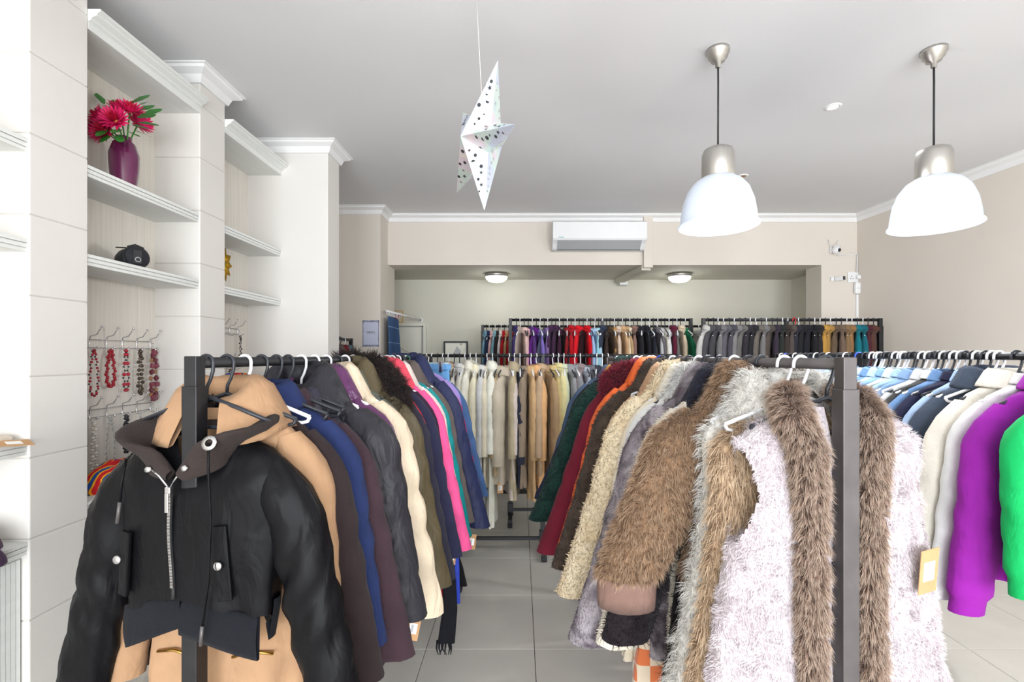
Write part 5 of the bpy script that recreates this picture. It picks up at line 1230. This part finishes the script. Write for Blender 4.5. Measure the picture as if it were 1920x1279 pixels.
for k, (c, a, tl) in enumerate([((0.05, -0.03, 0.1), 0.3, -0.6), ((0.075, -0.03, 0.075), -0.2, -0.2), ((0.07, -0.05, 0.03), -0.3, 0.1), ((0.06, -0.06, -0.0), -0.5, 0.3), ((0.03, -0.07, -0.02), -0.9, 0.5), ((0.0, -0.07, -0.01), -1.6, 0.7), ((-0.02, -0.07, 0.0), -2.0, 0.4), ((-0.03, -0.02, 0.11), 2.4, -1.0), ((0.02, -0.01, 0.12), 0.9, -0.9), ((0.04, -0.08, 0.0), -1.2, 0.4), ((0.08, -0.02, 0.09), 0.1, -0.5), ((0.085, -0.035, 0.05), -0.1, 0.0), ((0.075, -0.05, 0.01), -0.2, 0.25), ((0.06, -0.06, 0.12), 0.5, -0.8), ((-0.05, -0.06, 0.12), 2.6, -0.9), ((-0.01, -0.085, 0.0), -1.4, 0.6)]):
    o = bpy.data.objects.new('leaf', lme); COL.objects.link(o); o.parent = fb_; o.location = c
    o.rotation_euler = (Matrix.Rotation(a, 4, 'Z') @ Matrix.Rotation(tl, 4, 'Y')).to_euler()
# round black bag on the second shelf
bg = thing('round_bag', 'small round black zip bag lying on the second shelf', 'bag', (-1.745, 2.16, 2.012 + 0.048), (0, 0, 1.0))
BG = fabric((36, 37, 44), rough=0.6, weave=0.4, wscale=300)
V, F = lathe([(0, -0.10), (0.025, -0.098), (0.04, -0.08), (0.047, -0.04), (0.047, 0.035), (0.044, 0.045), (0.046, 0.05), (0.042, 0.056), (0.0, 0.057)], 36)
put('body', smooth(mesh_np('body', V, F)), BG, bg, (0, 0, 0), (PI / 2, 0, 0))
V, F = tube([(0.0475 * math.cos(a), -0.047, 0.0475 * math.sin(a)) for a in np.linspace(0, 2 * PI, 32)], 0.003, 6); put('zip', smooth(mesh_np('zip', V, F)), M['cord'], bg)
box('badge', -0.017, 0.017, -0.063, -0.056, -0.03, 0.03, M['dark'], bg, 0.003)
V, F = tube([(0.01 * math.cos(a), -0.064, -0.012 + 0.01 * math.sin(a)) for a in np.linspace(0, 2 * PI, 16)], 0.0018, 6); put('emblem', mesh_np('emblem', V, F), M['acgrey'], bg)
tube_obj('strap', [(-0.03, -0.04, 0.043), (-0.0, -0.03, 0.058), (0.03, -0.04, 0.045)], 0.004, M['cord'], bg, 6)
tube_obj('strap', [(-0.01, 0.0, 0.045), (-0.04, 0.06, 0.05)], 0.003, M['cord'], bg, 6)
# felt sunflower in the second niche
sf = thing('felt_sunflower', 'yellow felt sunflower on the second niche back panel', 'decoration', (XL + 0.02, 2.985, 2.2))
V, F = lathe([(0, 0.012), (0.03, 0.01), (0.034, 0.0), (0.0, 0.0)], 20); put('centre', mesh_np('centre', V, F), plain('brown_felt', srgb(70, 46, 30), 0.9), sf, (0.004, 0, 0), (0, PI / 2, 0))
fp = mesh_np('petal', [(0, -0.016, 0), (0, 0.016, 0), (0.045, -0.03, 0.004), (0.045, 0.03, 0.004), (0.1, 0, 0), (0, 0, -0.006), (0.045, 0, -0.004)], [np.array([[0, 1, 3, 2]]), np.array([[2, 3, 4], [0, 2, 5], [1, 5, 3], [2, 6, 5], [3, 5, 6], [2, 4, 6], [3, 6, 4]])])
fp.materials.append(plain('yellow_felt', srgb(244, 186, 24), 0.85, var=0.1))
for k in range(11):
    o = bpy.data.objects.new('petal', fp); COL.objects.link(o); o.parent = sf; a = 2 * PI * k / 11
    o.matrix_local = Matrix.Translation((0.003 + 0.003 * (k % 2), 0.02 * math.cos(a), 0.02 * math.sin(a))) @ Matrix(((0, 0, 1, 0), (math.cos(a), -math.sin(a), 0, 0), (math.sin(a), math.cos(a), 0, 0), (0, 0, 0, 1)))
# wire hook racks with necklaces
def hook_rack(label, y0, y1, z, n):
    t = thing('hook_rack', label, 'hook rack', (XL, 0, z), group='chrome hook racks')
    for dz in (0.0, -0.035): tube_obj('wire', [(0.006, y0, dz), (0.006, y1, dz)], 0.002, M['chrome'], t, 6)
    tube_obj('end_wire', [(0.006, y1, 0), (0.006, y1 + 0.012, -0.006), (0.006, y1 + 0.012, -0.029), (0.006, y1, -0.035)], 0.002, M['chrome'], t, 6)
    ys = np.linspace(y0 + 0.02, y1 - 0.012, n)
    for y in ys:
        h = tube_obj('hook', [(0.062, y, 0.055), (0.052, y, 0.04), (0.04, y, 0.022), (0.012, y, 0.014), (0.009, y, 0.0), (0.009, y, -0.036), (0.014, y, -0.044), (0.026, y, -0.048), (0.045, y, -0.034)], 0.0022, M['chrome'], t, 6)
        for p_ in ((0.062, y, 0.055), (0.045, y, -0.034)):
            bm = bmesh.new(); bmesh.ops.create_uvsphere(bm, u_segments=10, v_segments=8, radius=0.0055); me = bpy.data.meshes.new('ball'); bm.to_mesh(me); bm.free(); smooth(me)
            put('ball', me, M['chrome'], h, p_)
    return ys
def sphere_me(r, u=10, v=7):
    bm = bmesh.new(); bmesh.ops.create_uvsphere(bm, u_segments=u, v_segments=v, radius=r); me = bpy.data.meshes.new('bead'); bm.to_mesh(me); bm.free(); return smooth(me)
ys1 = hook_rack('chrome wire hook rack on the first niche panel holding red necklaces', 1.90, 2.445, 1.693, 7)
ys2 = hook_rack('lower chrome wire hook rack holding white and silver necklaces', 1.90, 2.445, 1.385, 7)
ys3 = hook_rack('small chrome hook rack high in the second niche', 2.72, 3.20, 1.80, 6)
ys4 = hook_rack('small chrome hook rack lower in the second niche', 2.72, 3.17, 1.58, 6)
def necklace(label, y, z, length, wid, cols, r, shape='s', n=36, square=False):
    t = thing('bead_necklace', label, 'necklace', (XL + 0.028, y, z - 0.046), group='bead necklaces on hooks')
    meshes = []
    for c, rf in cols:
        me = sphere_me(r * rf) if not square else box_me('bead', -r * rf * 0.5, r * rf * 0.5, -r * rf, r * rf, -r * rf, r * rf, r * 0.25)
        me.materials.append(plain('bead', srgb(*c), 0.25, var=0.1)); meshes.append(me)
    for k in range(n):
        a = 2 * PI * (k + 0.5) / n
        zz_ = -length * (1 - math.cos(a)) / 2; wy = wid * math.sin(a) * (0.35 + 0.65 * (1 - math.cos(a)) / 2)
        o = bpy.data.objects.new('bead', meshes[k % len(meshes)]); COL.objects.link(o); o.parent = t
        o.location = (0.004 * math.sin(k * 2.1), wy, zz_); o.rotation_euler = (k * 0.9 * square, 0, 0)
    tube_obj('thread', [(0, wid * math.sin(a) * (0.35 + 0.65 * (1 - math.cos(a)) / 2), -length * (1 - math.cos(a)) / 2) for a in np.linspace(0.0, 2 * PI, 40)], 0.0008, M['cord'], t, 4)
necklace('thin red and black bead necklace, leftmost on the upper hook rack', ys1[2], 1.693, 0.20, 0.028, [((170, 24, 44), 1), ((150, 18, 40), 0.8), ((40, 30, 36), 0.7)], 0.0055, n=44)
necklace('plain dark red round bead necklace, second on the upper hook rack', ys1[3], 1.693, 0.165, 0.028, [((158, 22, 38), 1)], 0.0072, n=38)
necklace('red and black spaced bead necklace in the middle of the upper hook rack', ys1[4], 1.693, 0.19, 0.016, [((180, 30, 54), 1.1), ((36, 40, 38), 0.55), ((36, 40, 38), 0.55)], 0.0075, n=34)
necklace('twisted dark brown shell bead necklace on the upper hook rack', ys1[5], 1.693, 0.21, 0.014, [((62, 48, 40), 1.1), ((92, 78, 60), 0.9)], 0.008, n=32)
necklace('chunky square maroon bead necklace, rightmost on the upper hook rack', ys1[6], 1.693, 0.245, 0.022, [((98, 34, 48), 1), ((122, 52, 68), 1.05), ((150, 106, 70), 0.8)], 0.0115, n=24, square=True)
necklace('cream pearl necklace on the lower hook rack', ys2[2], 1.385, 0.27, 0.014, [((216, 206, 190), 1), ((236, 232, 224), 1.2)], 0.0055, n=60)
necklace('fine silver mesh necklace on the lower hook rack', ys2[3], 1.385, 0.22, 0.03, [((186, 186, 180), 1)], 0.004, n=70)
necklace('black and white chip necklace on the lower hook rack', ys2[4], 1.385, 0.17, 0.016, [((30, 30, 34), 1.2), ((30, 30, 34), 1.1), ((226, 226, 226), 0.8)], 0.007, n=40)
necklace('thin clear bead necklace on the lower hook rack', ys2[5], 1.385, 0.16, 0.012, [((208, 206, 200), 1)], 0.003, n=40)
necklace('dark chain necklace hanging in the second niche', ys3[5], 1.80, 0.20, 0.01, [((70, 62, 60), 1), ((150, 146, 140), 0.8)], 0.0055, n=46)
necklace('dark beaded chain on the lower rack of the second niche', ys4[4], 1.58, 0.14, 0.02, [((60, 54, 54), 1), ((160, 156, 150), 0.8)], 0.006, n=36)
# knitted and folded scarves lying on shelves
def heap(name, label, loc, sx, sy, sz, mat, seed):
    t = thing(name, label, 'scarf', loc)
    rng = random.Random(seed); n, mm = 28, 40; V = []
    ph = [rng.uniform(0, 6) for _ in range(4)]
    for i in range(n):
        e = i / (n - 1) * PI / 2
        for j in range(mm):
            a = 2 * PI * j / mm
            r = 1 + 0.12 * math.sin(3 * a + ph[0]) + 0.07 * math.sin(7 * a + ph[1] + 3 * e)
            zz_ = math.sin(e) * (1 + 0.18 * math.sin(4 * a + ph[2]) * math.cos(e) + 0.1 * math.sin(9 * a * 0.5 + ph[3]))
            V.append((sx * r * math.cos(e) ** 0.6 * math.cos(a), sy * r * math.cos(e) ** 0.6 * math.sin(a), sz * zz_))
    put('folds', smooth(mesh_np('folds', V, [grid_faces(n, mm, True)])), mat, t)
m, nt, b = mat_new('rainbow_knit')
wv = N(nt, 'ShaderNodeTexWave', Scale=9.0, Distortion=3.0); nt.links.new(coords(nt, (1, 1, 2)), wv.inputs['Vector'])
rp = N(nt, 'ShaderNodeValToRGB'); el = rp.color_ramp.elements; rp.color_ramp.interpolation = 'CONSTANT'
el[0].position = 0; el[0].color = srgb(204, 24, 36); el[1].position = 0.85; el[1].color = srgb(30, 70, 150)
for p_, c in ((0.25, (240, 120, 24)), (0.45, (250, 200, 30)), (0.65, (214, 30, 40)), (0.75, (60, 130, 70))): x = el.new(p_); x.color = srgb(*c)
nt.links.new(wv.outputs['Color'], rp.inputs['Fac']); nt.links.new(rp.outputs['Color'], b.inputs['Base Color']); b.inputs['Roughness'].default_value = 0.95
RB = m
heap('rainbow_scarf', 'rainbow striped knitted scarf heaped in the second niche', (-1.74, 2.98, 1.331), 0.10, 0.22, 0.17, RB, 1)
heap('striped_scarf', 'red and yellow striped scarf on the low shelf of the first niche', (-1.75, 2.1, 1.06), 0.09, 0.16, 0.10, RB, 2)
m, nt, b = mat_new('purple_check_cloth')
bk = N(nt, 'ShaderNodeTexBrick', Scale=1.0); bk.offset = 0
bk.inputs['Color1'].default_value = srgb(92, 66, 96); bk.inputs['Color2'].default_value = srgb(84, 60, 90); bk.inputs['Mortar'].default_value = srgb(150, 120, 140)
bk.inputs['Mortar Size'].default_value = 0.0012; bk.inputs['Brick Width'].default_value = 0.035; bk.inputs['Row Height'].default_value = 0.025
nt.links.new(coords(nt), bk.inputs['Vector']); nt.links.new(bk.outputs['Color'], b.inputs['Base Color']); b.inputs['Roughness'].default_value = 0.85
heap('purple_scarf', 'folded purple checked scarf draped over the low shelf at the left edge', (-1.71, 1.43, 0.965), 0.10, 0.15, 0.11, m, 3)
bk_ = thing('cloth_pouch', 'cream and blue cloth pouch on the shelf at the left picture edge', 'pouch', (-1.72, 1.50, 1.331))
put('body', box_me('body', -0.05, 0.05, -0.09, 0.09, 0, 0.028, 0.012), fabric((222, 208, 190)), bk_); put('trim', box_me('trim', -0.045, 0.052, -0.1, -0.07, 0.002, 0.03, 0.008), fabric((50, 70, 130)), bk_)
tg = thing('price_tag', 'brown card price tag lying over the shelf edge at the left', 'tag', (-1.645, 1.56, 1.338), (0.35, 0.1, 1.2))
put('card', box_me('card', -0.045, 0.045, -0.022, 0.022, -0.0008, 0.0008), M['kraft'], tg); put('sticker', box_me('sticker', -0.02, 0.02, -0.01, 0.01, 0.0008, 0.0014), M['sticker'], tg)
